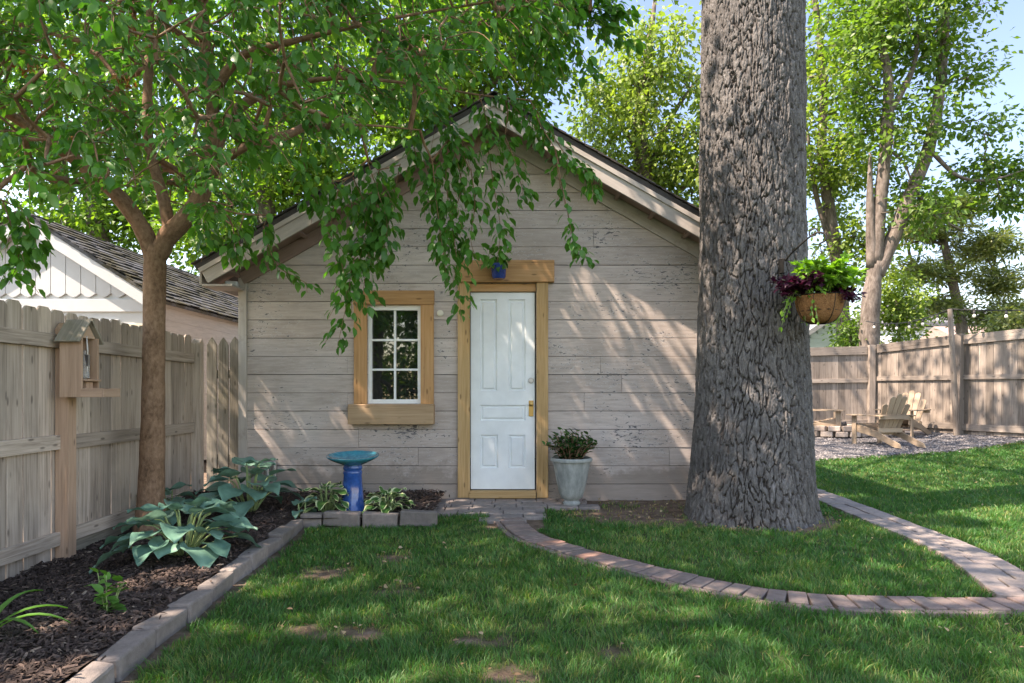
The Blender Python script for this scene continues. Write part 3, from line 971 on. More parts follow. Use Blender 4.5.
mb = MB(); mb.box(((wx0 + wx1) / 2, .050, (wz0 + wz1) / 2), (wx1 - wx0 - .02, .004, wz1 - wz0 - .02)); mb.build('pane', GLASS, window)

# door frame, lintel, threshold
dx0, dx1 = DOOR[0], DOOR[1]
for (a, b) in ((458, 470), (536.5, 548)):
    mb = MB(); mb.box(((sx_(a) + sx_(b)) / 2, -.014, (sz_(283) + .02) / 2), (sx_(b) - sx_(a), .05, sz_(283) - .02)); mb.build('door_jamb', TRIM2, shed, bevel=.004)
mb = MB(); mb.box(((sx_(457.5) + sx_(554)) / 2, -.028, (sz_(261) + sz_(283)) / 2), (sx_(554) - sx_(457.5), .078, sz_(261) - sz_(283) - .003)); mb.build('lintel', TRIM, shed, bevel=.005)
mb = MB(); mb.box(((dx0 + dx1) / 2, .03, sz_(287.6)), (dx1 - dx0 - .003, .06, .08)); mb.build('head_jamb', TRIM, shed, bevel=.003)
mb = MB(); mb.box(((dx0 + dx1) / 2, -.005, sz_(494)), (dx1 - dx0 - .006, .10, .075)); mb.build('threshold', TRIM2, shed, bevel=.004)
# door leaf with five raised panels
x0, x1, z0, z1 = sx_(470.6), sx_(534.8), sz_(489.5), sz_(292.2)
PN = [(480, 497, 299, 391), (508.5, 525.5, 299, 391), (480, 525.5, 405, 421), (480, 498, 435, 468.5), (508.5, 525.5, 435, 468.5)]
mb = MB(); yb = .028
hol = [(sx_(a), sx_(b), sz_(d), sz_(c)) for a, b, c, d in PN]
xs = sorted({x0, x1} | {h[0] for h in hol} | {h[1] for h in hol}); zs = sorted({z0, z1} | {h[2] for h in hol} | {h[3] for h in hol})
V = []; Fq = []; vi = {}
def vid(p):
    if p not in vi: vi[p] = len(V); V.append((p[0], yb, p[1]))
    return vi[p]
for i_ in range(len(xs) - 1):
    for j_ in range(len(zs) - 1):
        cxm, czm = (xs[i_] + xs[i_ + 1]) / 2, (zs[j_] + zs[j_ + 1]) / 2
        if any(h[0] < cxm < h[1] and h[2] < czm < h[3] for h in hol): continue
        Fq.append((vid((xs[i_], zs[j_])), vid((xs[i_ + 1], zs[j_])), vid((xs[i_ + 1], zs[j_ + 1])), vid((xs[i_], zs[j_ + 1]))))
mb.add(V, Fq, [(v[2], v[0], 0) for v in V], .5)
mb.box(((x0 + x1) / 2, yb + .034, (z0 + z1) / 2), (x1 - x0, .02, z1 - z0), tone=.5)
door = mb.build('door', WHITE_DOOR, shed)
for h in hol:
    b = MB(); rings = [(0, 0), (.008, .016), (.020, .017), (.034, .004)]
    V = []; Fq = []
    for (ins, dep) in rings:
        V += [(h[0] + ins, yb + dep, h[2] + ins), (h[1] - ins, yb + dep, h[2] + ins), (h[1] - ins, yb + dep, h[3] - ins), (h[0] + ins, yb + dep, h[3] - ins)]
    for r_ in range(3):
        for q_ in range(4): Fq.append((r_ * 4 + q_, r_ * 4 + (q_ + 1) % 4, r_ * 4 + 4 + (q_ + 1) % 4, r_ * 4 + 4 + q_))
    Fq.append((12, 13, 14, 15))
    b.add(V, Fq, [(v[2], v[0], 0) for v in V], .5); b.build('door_panel', WHITE_DOOR, door)


def disc(mb, c, r, t, prof=None):
    """lathe whose axis points out of the wall (-Y)"""
    sub = MB(); sub.lathe(prof or [(r, 0), (r, t * .7), (r * .8, t)], n=24)
    V = np.concatenate(sub.V); V2 = np.stack([V[:, 0], -V[:, 2], V[:, 1]], 1) + A(c)
    fs = [tuple(f) for v in sub.Fc.values() for f in v]
    mb.add(V2, fs, V)


b = MB(); disc(b, (sx_(531), yb, sz_(380.5)), .03, .018); disc(b, (sx_(531), yb - .018, sz_(380.5)), .016, .012); b.build('deadbolt', STEEL, door, True, angle=40)
b = MB(); b.box((sx_(531.2), yb - .004, sz_(408.5)), (.05, .008, .165)); hp = b.build('handle_plate', BRASS, door, bevel=.003)
b = MB(); disc(b, (sx_(531.2), yb - .008, sz_(404)), .02, .05, [(.010, 0), (.010, .025), (.022, .032), (.024, .045), (.014, .052)]); b.build('handle', BRASS, hp, True, angle=40)
b = MB(); disc(b, (sx_(440.3), 0, sz_(313.3)), .034, .018); b.build('vent_cap', plain('cream_plastic', (.66, .62, .52), .5, .05), shed, True, angle=40)
b = MB(); b.box((sx_(272), -.02, sz_(463)), (.10, .04, .03)); 
for q_ in (268.5, 275.5): b.tube([(sx_(q_), -.03, sz_(461)), (sx_(q_), -.03, sz_(476))], .022, 12)
b.build('pipe_stub', STEEL, shed, bevel=.003)

# blue wall pot on the lintel, with a trailing plant
pot = MB(); pot.lathe([(.058, 0), (.072, .02), (.078, .13), (.082, .135), (.082, .15), (.068, .15), (.06, .1)], n=24)
wp = pot.build('wall_pot', POTB, None, True, angle=50); wp.location = (sx_(499), YS - .155, sz_(281.5))
tag(wp, 'small cobalt blue pot hanging on the timber lintel above the door', 'pot')

# ================================================================== birdbath, planter
bb_ = empty('birdbath', (-1.385, 5.74, .06), 0, 'glazed birdbath with teal bowl on cobalt blue pedestal in mulch', 'birdbath')
b = MB(); b.lathe([(.125, 0), (.13, .02), (.112, .045), (.098, .09), (.086, .22), (.078, .33), (.083, .345), (.083, .36), (.076, .37), (.083, .385), (.083, .40), (.07, .425)], n=40); b.build('pedestal', BLUE, bb_, True, angle=50)
b = MB(); b.lathe([(.075, .41), (.10, .425), (.17, .455), (.215, .482), (.226, .494), (.226, .502), (.214, .502), (.195, .49), (.14, .462), (.07, .448), (.02, .446)], n=48); bo_ = b.build('bowl', TEAL, bb_, True, angle=60); bo_.data.transform(Matrix.Translation((0, .012, .43)) @ Matrix.Rotation(.085, 4, 'X') @ Matrix.Translation((0, 0, -.43)))

ux_, uy_ = (571.5 - CX) * 6.46 / F, 6.46
ur = empty('urn_planter', (ux_, uy_, .012), 0, 'weathered grey footed urn planter beside the white door', 'planter')
b = MB(); b.lathe([(.084, 0), (.088, .016), (.076, .03), (.070, .042), (.082, .052), (.104, .07), (.122, .115), (.140, .19), (.155, .265), (.172, .36), (.182, .41), (.186, .418), (.200, .422), (.205, .436), (.203, .45), (.190, .457), (.176, .45), (.168, .40), (.15, .38)], n=48)
b.build('pot', URN, ur, True, angle=45)
b = MB(); b.lathe([(.02, .40), (.167, .394), (.15, .38)], n=24); b.build('soil', MULCH, ur)
g = np.random.default_rng(4)


def shrub(name, label, cat, c, nst, hgt, spread, lsz, lm, tmpl=OV, seed=3, nper=9, group=None, bark=BARK_S):
    g = np.random.default_rng(seed)
    root = empty(name, c, 0, label, cat, group); st = MB(); P_, A_, N_, T_ = [], [], [], []
    for i_ in range(nst):
        a = g.uniform(0, 2 * PI); rr = spread * math.sqrt(g.random()); hh = hgt * (1 - .45 * (rr / spread) ** 2) * g.uniform(.75, 1.1)
        tip = A([rr * math.cos(a), rr * math.sin(a), hh]); b0 = A([.25 * tip[0], .25 * tip[1], 0])
        pth = smooth_path([b0, (b0 + tip) / 2 + A([0, 0, .12 * hgt]) + g.normal(0, .02, 3) * hgt, tip], 5)
        st.tube(pth, np.linspace(.006, .0025, len(pth)) * (hgt / .3), 5, tone=.5)
        for j_ in range(nper):
            t = (j_ + 1) / nper; q_ = pth[int(t * (len(pth) - 1))]; a2 = j_ * 2.4 + g.uniform(-.4, .4)
            P_.append(q_ + g.normal(0, .006, 3)); A_.append([math.cos(a2), math.sin(a2), g.uniform(-.15, .75) + (.6 if j_ == nper - 1 else 0)]); N_.append(A([0, 0, 1]) + g.normal(0, .3, 3)); T_.append(g.normal(.5, .22) + (t - .6) * .4)
    st.build('stems', bark, root, True)
    leaf_mesh('foliage', A(P_), A(A_), norm(A(N_)), lsz * g.uniform(.7, 1.2, len(P_)), A(T_), tmpl, lm, root)
    return root


shrub('potted_shrub', 'dark glossy evergreen shrub growing in the grey urn', 'shrub', (ux_, uy_, .40), 52, .34, .28, .066, LEAF_S, seed=8, nper=13)
# trailing plant in the blue pot
root = empty('trailing_plant', (sx_(499), YS - .155, sz_(281.5) + .15), 0, 'green leafy plant trailing over the blue pot above the door', 'plant')
g = np.random.default_rng(17); P_, A_, N_, T_ = [], [], [], []; st = MB()
for i_ in range(12):
    a = g.uniform(PI, 2 * PI); ln = g.uniform(.08, .2); e = A([math.cos(a) * ln, math.sin(a) * ln * .6, g.uniform(-.08, .14)])
    pth = smooth_path([A([0, 0, 0]), e * .5 + A([0, 0, .07]), e], 5); st.tube(pth, .002, 4, tone=.5)
    for j_ in range(7):
        q_ = pth[min(len(pth) - 1, 2 + j_)]; P_.append(q_ + g.normal(0, .012, 3)); A_.append(norm(e + g.normal(0, .1, 3)) + A([0, 0, -.5])); N_.append(g.normal(0, .4, 3) + A([0, -.5, .8])); T_.append(g.normal(.45, .2))
st.build('stems', STALK, root); leaf_mesh('foliage', A(P_), A(A_), norm(A(N_)), g.uniform(.05, .085, len(P_)), A(T_), OV, LEAF_NEAR, root)


# hostas
def hosta(name, label, c, nleaf, rad, lw, ll, hgt, mat, seed, edge=False, cat='hosta', group=None):
    g = np.random.default_rng(seed); root = empty(name, c, 0, label, cat, group)
    V, T, E, Q = [], [], [], []; st = MB(); n = 0
    nu, nv = (9, 13); us = A([-1, -.82, -.66, -.33, 0, .33, .66, .82, 1]); vs = np.linspace(0, 1, nv)
    for i_ in range(nleaf):
        f = (i_ + .5) / nleaf; az = i_ * 2.39996 + g.uniform(-.3, .3); out = rad * (.25 + .75 * math.sqrt(f)) * g.uniform(.85, 1.1); hz = hgt * (1.05 - .75 * f) * g.uniform(.85, 1.1)
        d = A([math.cos(az), math.sin(az), 0]); sd = A([-math.sin(az), math.cos(az), 0])
        L_ = ll * g.uniform(.8, 1.15) * (.75 + .3 * f); W_ = lw * g.uniform(.85, 1.12) * (.75 + .3 * f)
        b0 = d * .03; p1 = d * max(out - L_ * .35, .04) + A([0, 0, hz]); pit = g.uniform(.3, .75) - .8 * f; roll = g.uniform(-.35, .35)
        st.tube(smooth_path([b0, b0 * .4 + p1 * .6 + A([0, 0, .25 * hz]), p1], 4), [.006] * 5 + [.004] * 4, 6, tone=.5)
        droop_ = g.uniform(.4, 1.0); t = np.clip(g.normal(.45, .28), 0, 1); wav = g.uniform(0, 6)
        ph = pit
        cen = p1.copy(); prev = 0
        for v in vs:
            dl = (v - prev) * L_; prev = v
            cen = cen + dl * (d * math.cos(ph) + A([0, 0, math.sin(ph)])); ph -= droop_ / nv
            hw = W_ * .5 * (math.sin(PI * min(1, (v * .93 + .07)) ** .62) ** .75) * (1 - .5 * v ** 3) * (1 if v < .999 else 0.02)
            up = -d * math.sin(ph) + A([0, 0, math.cos(ph)])
            for u in us:
                cup = .22 * abs(u) ** 1.4 * hw + .012 * math.sin(wav + v * 9 + u * 2) * abs(u) + (.006 * math.cos(u * 14) * (1 - v) * (W_ / .18))
                heart = -.30 * L_ * max(0, abs(u) - .25) * max(0, 1 - v * 3.2)
                V.append(cen + sd * u * hw * math.cos(roll) + up * (cup + u * hw * math.sin(roll)) + (d * math.cos(ph)) * heart)
                T.append(t + .1 * math.cos(u * 14)); E.append(1. if (abs(u) > .7 or v > .93) else 0.)
        i0 = n + np.arange(nu * nv).reshape(nv, nu); n += nu * nv
        Q.append(np.stack([i0[:-1, :-1], i0[:-1, 1:], i0[1:, 1:], i0[1:, :-1]], -1).reshape(-1, 4))
    st.build('stalks', STALK, root, True)
    me = raw_mesh('leaves', A(V), [(4, np.concatenate(Q))], {'tone': np.clip(T, 0, 1), 'edge': A(E) if edge else A(E) * 0}, True)
    link('foliage', me, mat, root)
    return root


bz = lambda x, y: float(bedz(x, y)) + .0
def H_(px, py, dx=0): x, y = G(px, py); return (x + dx, y, bz(x, y))
hosta('hosta', 'large blue-green hosta in mulch in front of the young tree trunk', H_(184, 566), 34, .40, .205, .215, .29, HOSTA, 2)
hosta('hosta', 'tall blue-green hosta against the shed corner behind the other big hosta', H_(250, 520), 26, .36, .225, .235, .42, HOSTA, 5)
hosta('hosta', 'low blue-green hosta half hidden behind the young tree trunk', (-3.0, 5.75, bz(-3, 5.75)), 12, .26, .15, .2, .26, HOSTA, 9)
hosta('variegated_hosta', 'white-edged variegated hosta with upright leaf left of the birdbath', ((327 - CX) * 5.66 / F, 5.66, .07), 22, .20, .125, .17, .23, HOSTA_V, 12, True)
hosta('variegated_hosta', 'white-edged variegated hosta right of the birdbath', ((387 - CX) * 5.70 / F, 5.70, .07), 24, .20, .085, .15, .17, HOSTA_V, 16, True)
hosta('hosta', 'single small blue-green hosta shoot at the corner of the bed edging', ((305 - CX) * 5.42 / F - .06, 5.50, .05), 4, .14, .10, .15, .14, HOSTA, 21)
x, y = G(108, 630)
shrub('young_shoot', 'young bright green leafy shoot alone in the mulch', 'plant', (x, y, bz(x, y)), 5, .20, .09, .065, LEAF_YOUNG, seed=5, nper=8, bark=STALK)
# strap-leaved plant at the frame edge
x, y = G(-24, 655); root = empty('strap_leaf_plant', (x, y, bz(x, y)), 0, 'strap-leaved green plant in the mulch bed near the fence', 'plant')
g = np.random.default_rng(6); V = []; Q = []; T = []; n = 0
for i_, (az, ln, e0) in enumerate([(.15, .40, 1.0), (-.35, .42, 1.05), (.6, .36, 1.1), (2.2, .4, .9), (3.4, .4, 1.0), (4.4, .36, .9), (1.4, .38, 1.2), (-.1, .3, .55), (5.2, .36, 1.0)]):
    d = A([math.cos(az), math.sin(az), 0]); sd = A([-math.sin(az), math.cos(az), 0]); cen = d * .02; ph = e0; t = g.uniform(.2, .9)
    for v in np.linspace(0, 1, 10):
        w = .016 * (1 - v ** 3) + .001
        for u in (-1, 0, 1): V.append(cen + sd * u * w + A([0, 0, abs(u) * .006])); T.append(t)
        cen = cen + ln / 9 * (d * math.cos(ph) + A([0, 0, math.sin(ph)])); ph -= .19
    i0 = n + np.arange(30).reshape(10, 3); n += 30
    Q.append(np.stack([i0[:-1, :-1], i0[:-1, 1:], i0[1:, 1:], i0[1:, :-1]], -1).reshape(-1, 4))
link('foliage', raw_mesh('strap_leaves', A(V), [(4, np.concatenate(Q))], {'tone': A(T)}, True), LEAF_YOUNG, root)
# ================================================================== FENCES
fd = norm(A([-.033, 1, 0])); fs_ = A([1, .033, 0])            # along, and towards the lawn
fp = lambda y, off=0.0, z=0.0: A([float(fence_x(y)), y, z]) + fs_ * off
lf = empty('picket_fence', tuple(fp(4.69)), 0, 'weathered wooden dog-eared board fence behind the mulch bed', 'fence')
o0 = A(lf.location)


def fence_part(name, mb, mat, parent, org, bevel=.003):
    o = mb.build(name, mat, parent, bevel=bevel)
    o.data.transform(Matrix.Translation(-Vector(org)))
    return o


mb = MB(); y = .6
while y < 6.74:
    top = 1.69 + random.uniform(-.012, .012)
    p = fp(y + .07, -.018 + random.uniform(-.003, .003), -.09); q_ = fp(y + .07 + random.uniform(-.004, .004), -.018 + random.uniform(-.006, .006), top)
    mb.plank(p + fs_ * (.004 if int(y * 10) % 2 else -.004), q_, fd, .1395, .016, top='dog', cut=.028); y += .1435
fence_part('board_panel', mb, FENCE, lf, o0)
for z0, z1 in ((1.41, 1.505), (.695, .795), (.03, .125)):
    for ya, yb_ in ((.6, 2.53), (2.62, 4.645), (4.735, 6.75)):
        b = MB(); b.plank(fp(ya, .012, (z0 + z1) / 2), fp(yb_, .012, (z0 + z1) / 2 + random.uniform(-.01, .01)), (0, 0, 1), z1 - z0, .038)
        fence_part('rail', b, FENCE, lf, o0)
for yy, hh in ((2.575, 1.55), (4.69, 1.60), (6.80, 1.66)):
    b = MB(); b.plank(fp(yy, .038, -.16), fp(yy, .038, hh), fd, .092, .092, top='point', cut=.05); fence_part('post', b, CEDAR if yy == 4.69 else FENCE, lf, o0)
b = MB(); b.plank(fp(4.8, -.002, -.04), fp(6.74, -.002, -.04), (0, 0, 1), .13, .012); fence_part('kickboard', b, FENCE_MOSS, lf, o0)

sf_ = empty('side_fence', (-3.0, 7.02, 0), 0, 'short run of greenish pointed pickets between board fence and shed corner', 'fence'); o1 = A(sf_.location)
mb = MB()
for i_, x in enumerate(np.arange(-3.19, -2.72, .122)):
    mb.plank((x, 7.02 + random.uniform(-.008, .008), -.08), (x, 7.02, 1.70 + random.uniform(-.015, .03)), (1, 0, 0), .108, .02, top='point', cut=.085)
fence_part('picket_panel', mb, FENCE_MOSS, sf_, o1)
for z in (1.3, .4):
    b = MB(); b.plank((-3.24, 7.05, z), (-2.70, 7.05, z), (0, 0, 1), .09, .036); fence_part('rail', b, FENCE_MOSS, sf_, o1)


def board_fence(name, label, a, b_, zt, post_t, mat, rise=0.):
    """far fence: boards on the outside, three rails and a wide top rail on our side"""
    a, b_ = A(a, float), A(b_, float); d = norm(A([*(b_ - a), 0])); ln = np.linalg.norm(b_ - a); s_ = A([d[1], -d[0], 0])
    if s_.dot(A([-a[0], -a[1], 0])) < 0: s_ = -s_
    root = empty(name, (a[0], a[1], float(gz(*a))), 0, label, 'fence'); org = A(root.location)
    at = lambda t, off, z: A([*a, 0]) + d * t + s_ * off + A([0, 0, float(gz(*(a + d[:2] * t))) + z])
    mb = MB(); t = .07
    while t < ln - .05:
        mb.plank(at(t, -.02 + random.uniform(-.003, .003), .02), at(t + random.uniform(-.006, .006), -.02, zt + rise * t - .02 + random.uniform(-.02, .02)), d, .138, .018); t += .1425
    fence_part('board_panel', mb, mat, root, org, 0)
    ps = [t_ * ln for t_ in post_t]; ends = [0] + ps + [ln]
    for e0, e1 in zip(ends[:-1], ends[1:]):
        if e1 - e0 < .1: continue
        for z, w, th in ((zt - .09, .19, .03), (zt * .60, .095, .036), (.16, .13, .036)):
            b = MB(); b.plank(at(e0 + .06, .012, z + (rise * e0 if z > 1.5 else 0)), at(e1 - .06, .012, z + (rise * e1 if z > 1.5 else 0) + random.uniform(-.015, .015)), (0, 0, 1), w, th); fence_part('rail', b, mat, root, org)
    for t_ in ps:
        b = MB(); b.plank(at(t_, .045, -.05), at(t_ + .02, .045, zt + rise * t_ + .03), d, .13, .11); fence_part('post', b, mat, root, org)
    return root


CRN = A([8.24, 15.1]); FEND = A([10.6, 9.4])
board_fence('back_fence', 'long weathered board fence behind the fire pit, facing the lawn', (1.5, 15.25), CRN, 1.90, (.0, .32, .66, .992), FENCE_GREY)
board_fence('boundary_fence', 'silver-grey board fence along the gravel at the garden edge', CRN + A([.06, -.02]), FEND, 1.93, (.315, .72, 1.), FENCE_GREY, .035)

# ------------------------------------------------------------------ bird feeder on the post
bf = empty('bird_feeder', (-3.05, 4.66, 1.07), 0, 'small wooden house-shaped bird feeder fixed to the fence post', 'bird feeder'); ob = A(bf.location)
X0, X1, YC = -3.13, -2.975, 4.66
rb = MB()
for sg in (-1, 1):
    d = norm(A([0, sg * .13, -.16])); nn = norm(A([0, sg * .16, .13]))
    rb.prism([(0, 0), (.21, 0), (.21, X1 - X0 + .02), (0, X1 - X0 + .02)], A([X0 - .01, YC, 1.612]), d, (1, 0, 0), nn, .013)
fence_part('roof', rb, FENCE_MOSS, bf, ob)
for yy in (YC - .088, YC + .088):
    b = MB(); b.box(((X0 + X1) / 2, yy, 1.28), (X1 - X0, .016, .42)); fence_part('side_panel', b, CEDAR, bf, ob)
b = MB(); b.box((X0 + .010, YC, 1.30), (.016, .158, .46)); fence_part('back_panel', b, CEDAR, bf, ob)
b = MB(); b.prism([(-.079, 0), (.079, 0), (.079, .01), (0, .105), (-.079, .01)], (X1 - .03, YC, 1.485), (0, 1, 0), (0, 0, 1), (1, 0, 0), .012); fence_part('gable_board', b, CEDAR, bf, ob)
b = MB()
b.box((X1 + .066, YC - .09, 1.102), (.15, .014, .062)); b.box((X1 + .145, YC, 1.102), (.014, .195, .062)); b.box((X1 + .066, YC + .09, 1.102), (.15, .014, .062)); b.box((X1 - .005, YC, 1.077), (.29, .164, .012)); fence_part('tray', b, CEDAR, bf, ob)
b = MB(); b.box((X1 - .02, YC, 1.19), (.10, .157, .014)); b.box((X1 - .04, YC, 1.14), (.07, .07, .08)); fence_part('shelf', b, CEDAR, bf, ob)
gl = N('clear_plastic'); GLP = gl.done(gl.bsdf((.85, .88, .88), .08, trans=.75, ior=1.3))
b = MB(); b.lathe([(.015, 0), (.032, .008), (.034, .12), (.022, .16), (.012, .18), (.012, .20)], (X1 - .045, YC, 1.20), 20); fence_part('seed_bottle', b, GLP, bf, ob, 0)
b = MB(); b.tube([(X1 - .02, YC - .015, 1.50), (X1 - .012, YC - .015, 1.40), (X1 - .016, YC - .015, 1.25)], .006, 8); b.box((X1 - .014, YC - .012, 1.33), (.02, .02, .08)); fence_part('hanging_bracket', b, STEEL, bf, ob, 0)

# ------------------------------------------------------------------ neighbour's white garage
ga = empty('white_garage', (-6.57, 9, 0), 0, 'white garage with pointed gable boards and mossy roof beyond the board fence', 'garage'); og = A(ga.location)
gxl, gxr, gap, gaz, gea = -8.32, -4.84, -6.57, 3.46, 2.36; gs = (gaz - gea) / (gxr - gap)
b = MB()
x = gxl
while x < gxr - .01:
    w = min(.205, gxr - x); zt0 = gaz - gs * abs(x - gap); zt1 = gaz - gs * abs(x + w - gap); zb = 2.40
    if min(zt0, zt1) > zb + .02:
        pts = [(x + .003, zb + .055), (x + w * .3, zb + .012), (x + w / 2, zb), (x + w * .7, zb + .012), (x + w - .003, zb + .055), (x + w - .003, zt1), (x + .003, zt0)]
        b.prism(pts, (0, 8.99, 0), (1, 0, 0), (0, 0, 1), (0, -1, 0), .022)
    x += w
fence_part('gable_boards', b, WHITE_GAR, ga, og)
b = MB(); b.prism([(gxl, 0), (gxr, 0), (gxr, gea), (gap, gaz), (gxl, gea)], (0, 9.05, 0), (1, 0, 0), (0, 0, 1), (0, -1, 0), .055, tone=.5)
b.box(((gxl + gxr) / 2, 8.98, 2.29), (gxr - gxl, .04, .17)); b.box((gxr - .07, 8.98, 1.09), (.14, .04, 2.2)); b.box((gxl + .07, 8.98, 1.09), (.14, .04, 2.2))
fence_part('front_wall', b, WHITE_GAR, ga, og)
b = MB(); b.box((-6.6, 8.985, 1.05), (2.5, .03, 2.1)); 
for z in (.5, 1.0, 1.5): b.box((-6.6, 8.965, z), (2.4, .02, .03))
fence_part('garage_door', b, WHITE_GAR, ga, og)
b = MB(); b.box((-5.10, 8.97, 1.98), (.5, .02, .12)); fence_part('trim', b, plain('cream_trim', (.62, .55, .40), .6), ga, og)
b = MB(); z = .05
while z < 2.34: b.box((gxr + .01, 12.1, z + .086), (.022, 6.0, .1715)); z += .172
fence_part('side_wall', b, FASCIA, ga, og)
b = MB(); b.box((gxl, 12.1, 1.15), (.05, 6, 2.3)); b.box(((gxl + gxr) / 2, 15.1, 1.15), (gxr - gxl, .05, 2.3)); fence_part('far_wall', b, WHITE_GAR, ga, og)
b = MB()
for sg in (-1, 1):
    c = 1 / math.hypot(1, gs); d = A([sg * c, 0, -gs * c]); nn = A([sg * gs * c, 0, c]); run = (gxr - gap) / c + .16; o2 = A([gap, 0, gaz + .03])
    b.prism([(0, 8.84), (run, 8.84), (run, 15.3), (0, 15.3)], o2, d, (0, 1, 0), nn, .045)
    for c_ in range(int(run / .14) + 1):
        s1 = run + .02 - c_ * .14; yy = 8.80 - random.random() * .15
        while yy < 15.3:
            w = random.uniform(.2, .34); a0 = max(yy, 8.80 + random.uniform(0, .05)); a1 = min(yy + w - .006, 15.32)
            if a1 - a0 > .03 and s1 > .1:
                l_ = random.uniform(.018, .034); p0 = o2 + nn * (.047) + d * max(s1 - .2, 0); p1 = o2 + nn * (.047 + l_) + d * (s1 + random.uniform(-.012, .012))
                V = [p0 + A([0, a0, 0]), p0 + A([0, a1, 0]), p1 + A([0, a1, 0]), p1 + A([0, a0, 0])]; V += [v + nn * .014 for v in V]
                b.add(V, [(3, 2, 1, 0), (4, 5, 6, 7), (0, 1, 5, 4), (1, 2, 6, 5), (2, 3, 7, 6), (3, 0, 4, 7)], [(0, a0, 0), (0, a1, 0), (.2, a1, 0), (.2, a0, 0)] * 2)
            yy += w
fence_part('roof', b, SHINGLE_OLD, ga, og, 0)
for sg in (-1, 1):
    b = MB(); d = A([sg * c, 0, -gs * c]); b.prism([(0, 0), (run - .02, 0), (run - .02, .15), (.15 * gs, .15)], A([gap, 8.85, gaz + .028]), d, A([-sg * gs * c, 0, -c]), (0, 1, 0), .03); fence_part('rake_board', b, WHITE_GAR, ga, og)

# ------------------------------------------------------------------ houses beyond the far fence
def lap_wall(mb, x0, x1, z0, z1, y, step=.16, top=None):
    z = z0
    while z < z1:
        a, b_ = x0, x1
        if top is not None: a, b_ = max(x0, top(z + step)[0]), min(x1, top(z + step)[1])
        if b_ - a > .05: mb.prism([(0, 0), (0, step - .004), (-.012, step - .004), (-.032, 0)], (a, y, z), (0, 1, 0), (0, 0, 1), (1, 0, 0), b_ - a)
        z += step


PGREEN = plain('pale_green_lap_siding', (.50, .55, .50), .6, .05)
Y = 24.; c0 = P(833, 318, Y); hs = empty('green_sided_garage', (c0[0], Y, 0), 0, 'pale green lap-sided gable building beyond the back fence beside the oak', 'building'); oh = A(hs.location)
apx, apz, hw, sl = c0[0], c0[2], 2.0, .68
b = MB(); lap_wall(b, apx - hw, apx + hw, .2, apz, Y - .03, .17, lambda z: (apx - (apz - z) / sl, apx + (apz - z) / sl)); fence_part('wall', b, PGREEN, hs, oh, 0)
b = MB(); b.prism([(-hw, 0), (hw, 0), (hw, apz - hw * sl), (0, apz), (-hw, apz - hw * sl)], (apx, Y + 5, 0), (1, 0, 0), (0, 0, 1), (0, -1, 0), 4.99); fence_part('body', b, PGREEN, hs, oh, 0)
b = MB(); cc_ = 1 / math.hypot(1, sl)
for sg in (-1, 1): b.prism([(0, -.35), (hw / cc_ + .5, -.35), (hw / cc_ + .5, 5.2), (0, 5.2)], (apx, Y, apz + .02), (sg * cc_, 0, -sl * cc_), (0, 1, 0), (sg * sl * cc_, 0, cc_), .16)
fence_part('roof', b, plain('grey_roofing', (.20, .21, .215), .8, .15), hs, oh, 0)

Y = 36.; hx0, hx1 = P(886, 0, Y)[0], P(1030, 0, Y)[0]; ez, rz_ = P(0, 323, Y)[2], P(0, 293, Y)[2]
hs = empty('pale_house', ((hx0 + hx1) / 2, Y, 0), 0, 'pale house with light grey hipped roof beyond the pine trees', 'house'); oh = A(hs.location)
b = MB(); b.box(((hx0 + hx1) / 2, Y + 4, ez / 2), (hx1 - hx0 - .6, 8, ez)); fence_part('wall', b, plain('off_white_siding', (.60, .61, .62), .7), hs, oh, 0)
b = MB(); V = [(hx0, Y - .4, ez), (hx1, Y - .4, ez), (hx1, Y + 8.4, ez), (hx0, Y + 8.4, ez), (hx0 + 2.2, Y + 4, rz_), (hx1 - 2.2, Y + 4, rz_), (hx0, Y - .4, ez - .2), (hx1, Y - .4, ez - .2), (hx1, Y + 8.4, ez - .2), (hx0, Y + 8.4, ez - .2)]
b.add(V, [(0, 1, 5, 4), (1, 2, 5), (2, 3, 4, 5), (3, 0, 4), (6, 7, 1, 0), (7, 8, 2, 1), (8, 9, 3, 2), (9, 6, 0, 3), (9, 8, 7, 6)], V, .5); fence_part('roof', b, ROOF_PALE, hs, oh, 0)
for px in (930, 948, 968, 986):
    p = P(px, 333, Y); b = MB(); b.box((p[0], Y - .03, p[2]), (.72, .08, .95)); w_ = fence_part('window', b, WHITE, hs, oh, 0)
    b = MB(); b.box((p[0], Y - .06, p[2]), (.56, .03, .8)); fence_part('pane', b, GLASS, w_, oh, 0)
Y = 30.; p0, p1 = P(962, 0, Y)[0], P(1024, 0, Y)[0]; za, zb = P(0, 345, Y)[2], P(0, 322, Y)[2]
pr = empty('brown_roofed_shed', ((p0 + p1) / 2, Y, 0), 0, 'brown-roofed low outbuilding beyond the silver-grey fence', 'outbuilding'); oh = A(pr.location)
b = MB(); b.box(((p0 + p1) / 2, Y + 2, za / 2), (p1 - p0 - .4, 3.6, za)); fence_part('wall', b, plain('tan_siding', (.42, .36, .31), .7), pr, oh, 0)
b = MB(); b.prism([(Y - .3, za), (Y + 4.3, za), (Y + 2, zb)], (p0, 0, 0), (0, 1, 0), (0, 0, 1), (1, 0, 0), p1 - p0); fence_part('roof', b, ROOF_BROWN, pr, oh, 0)

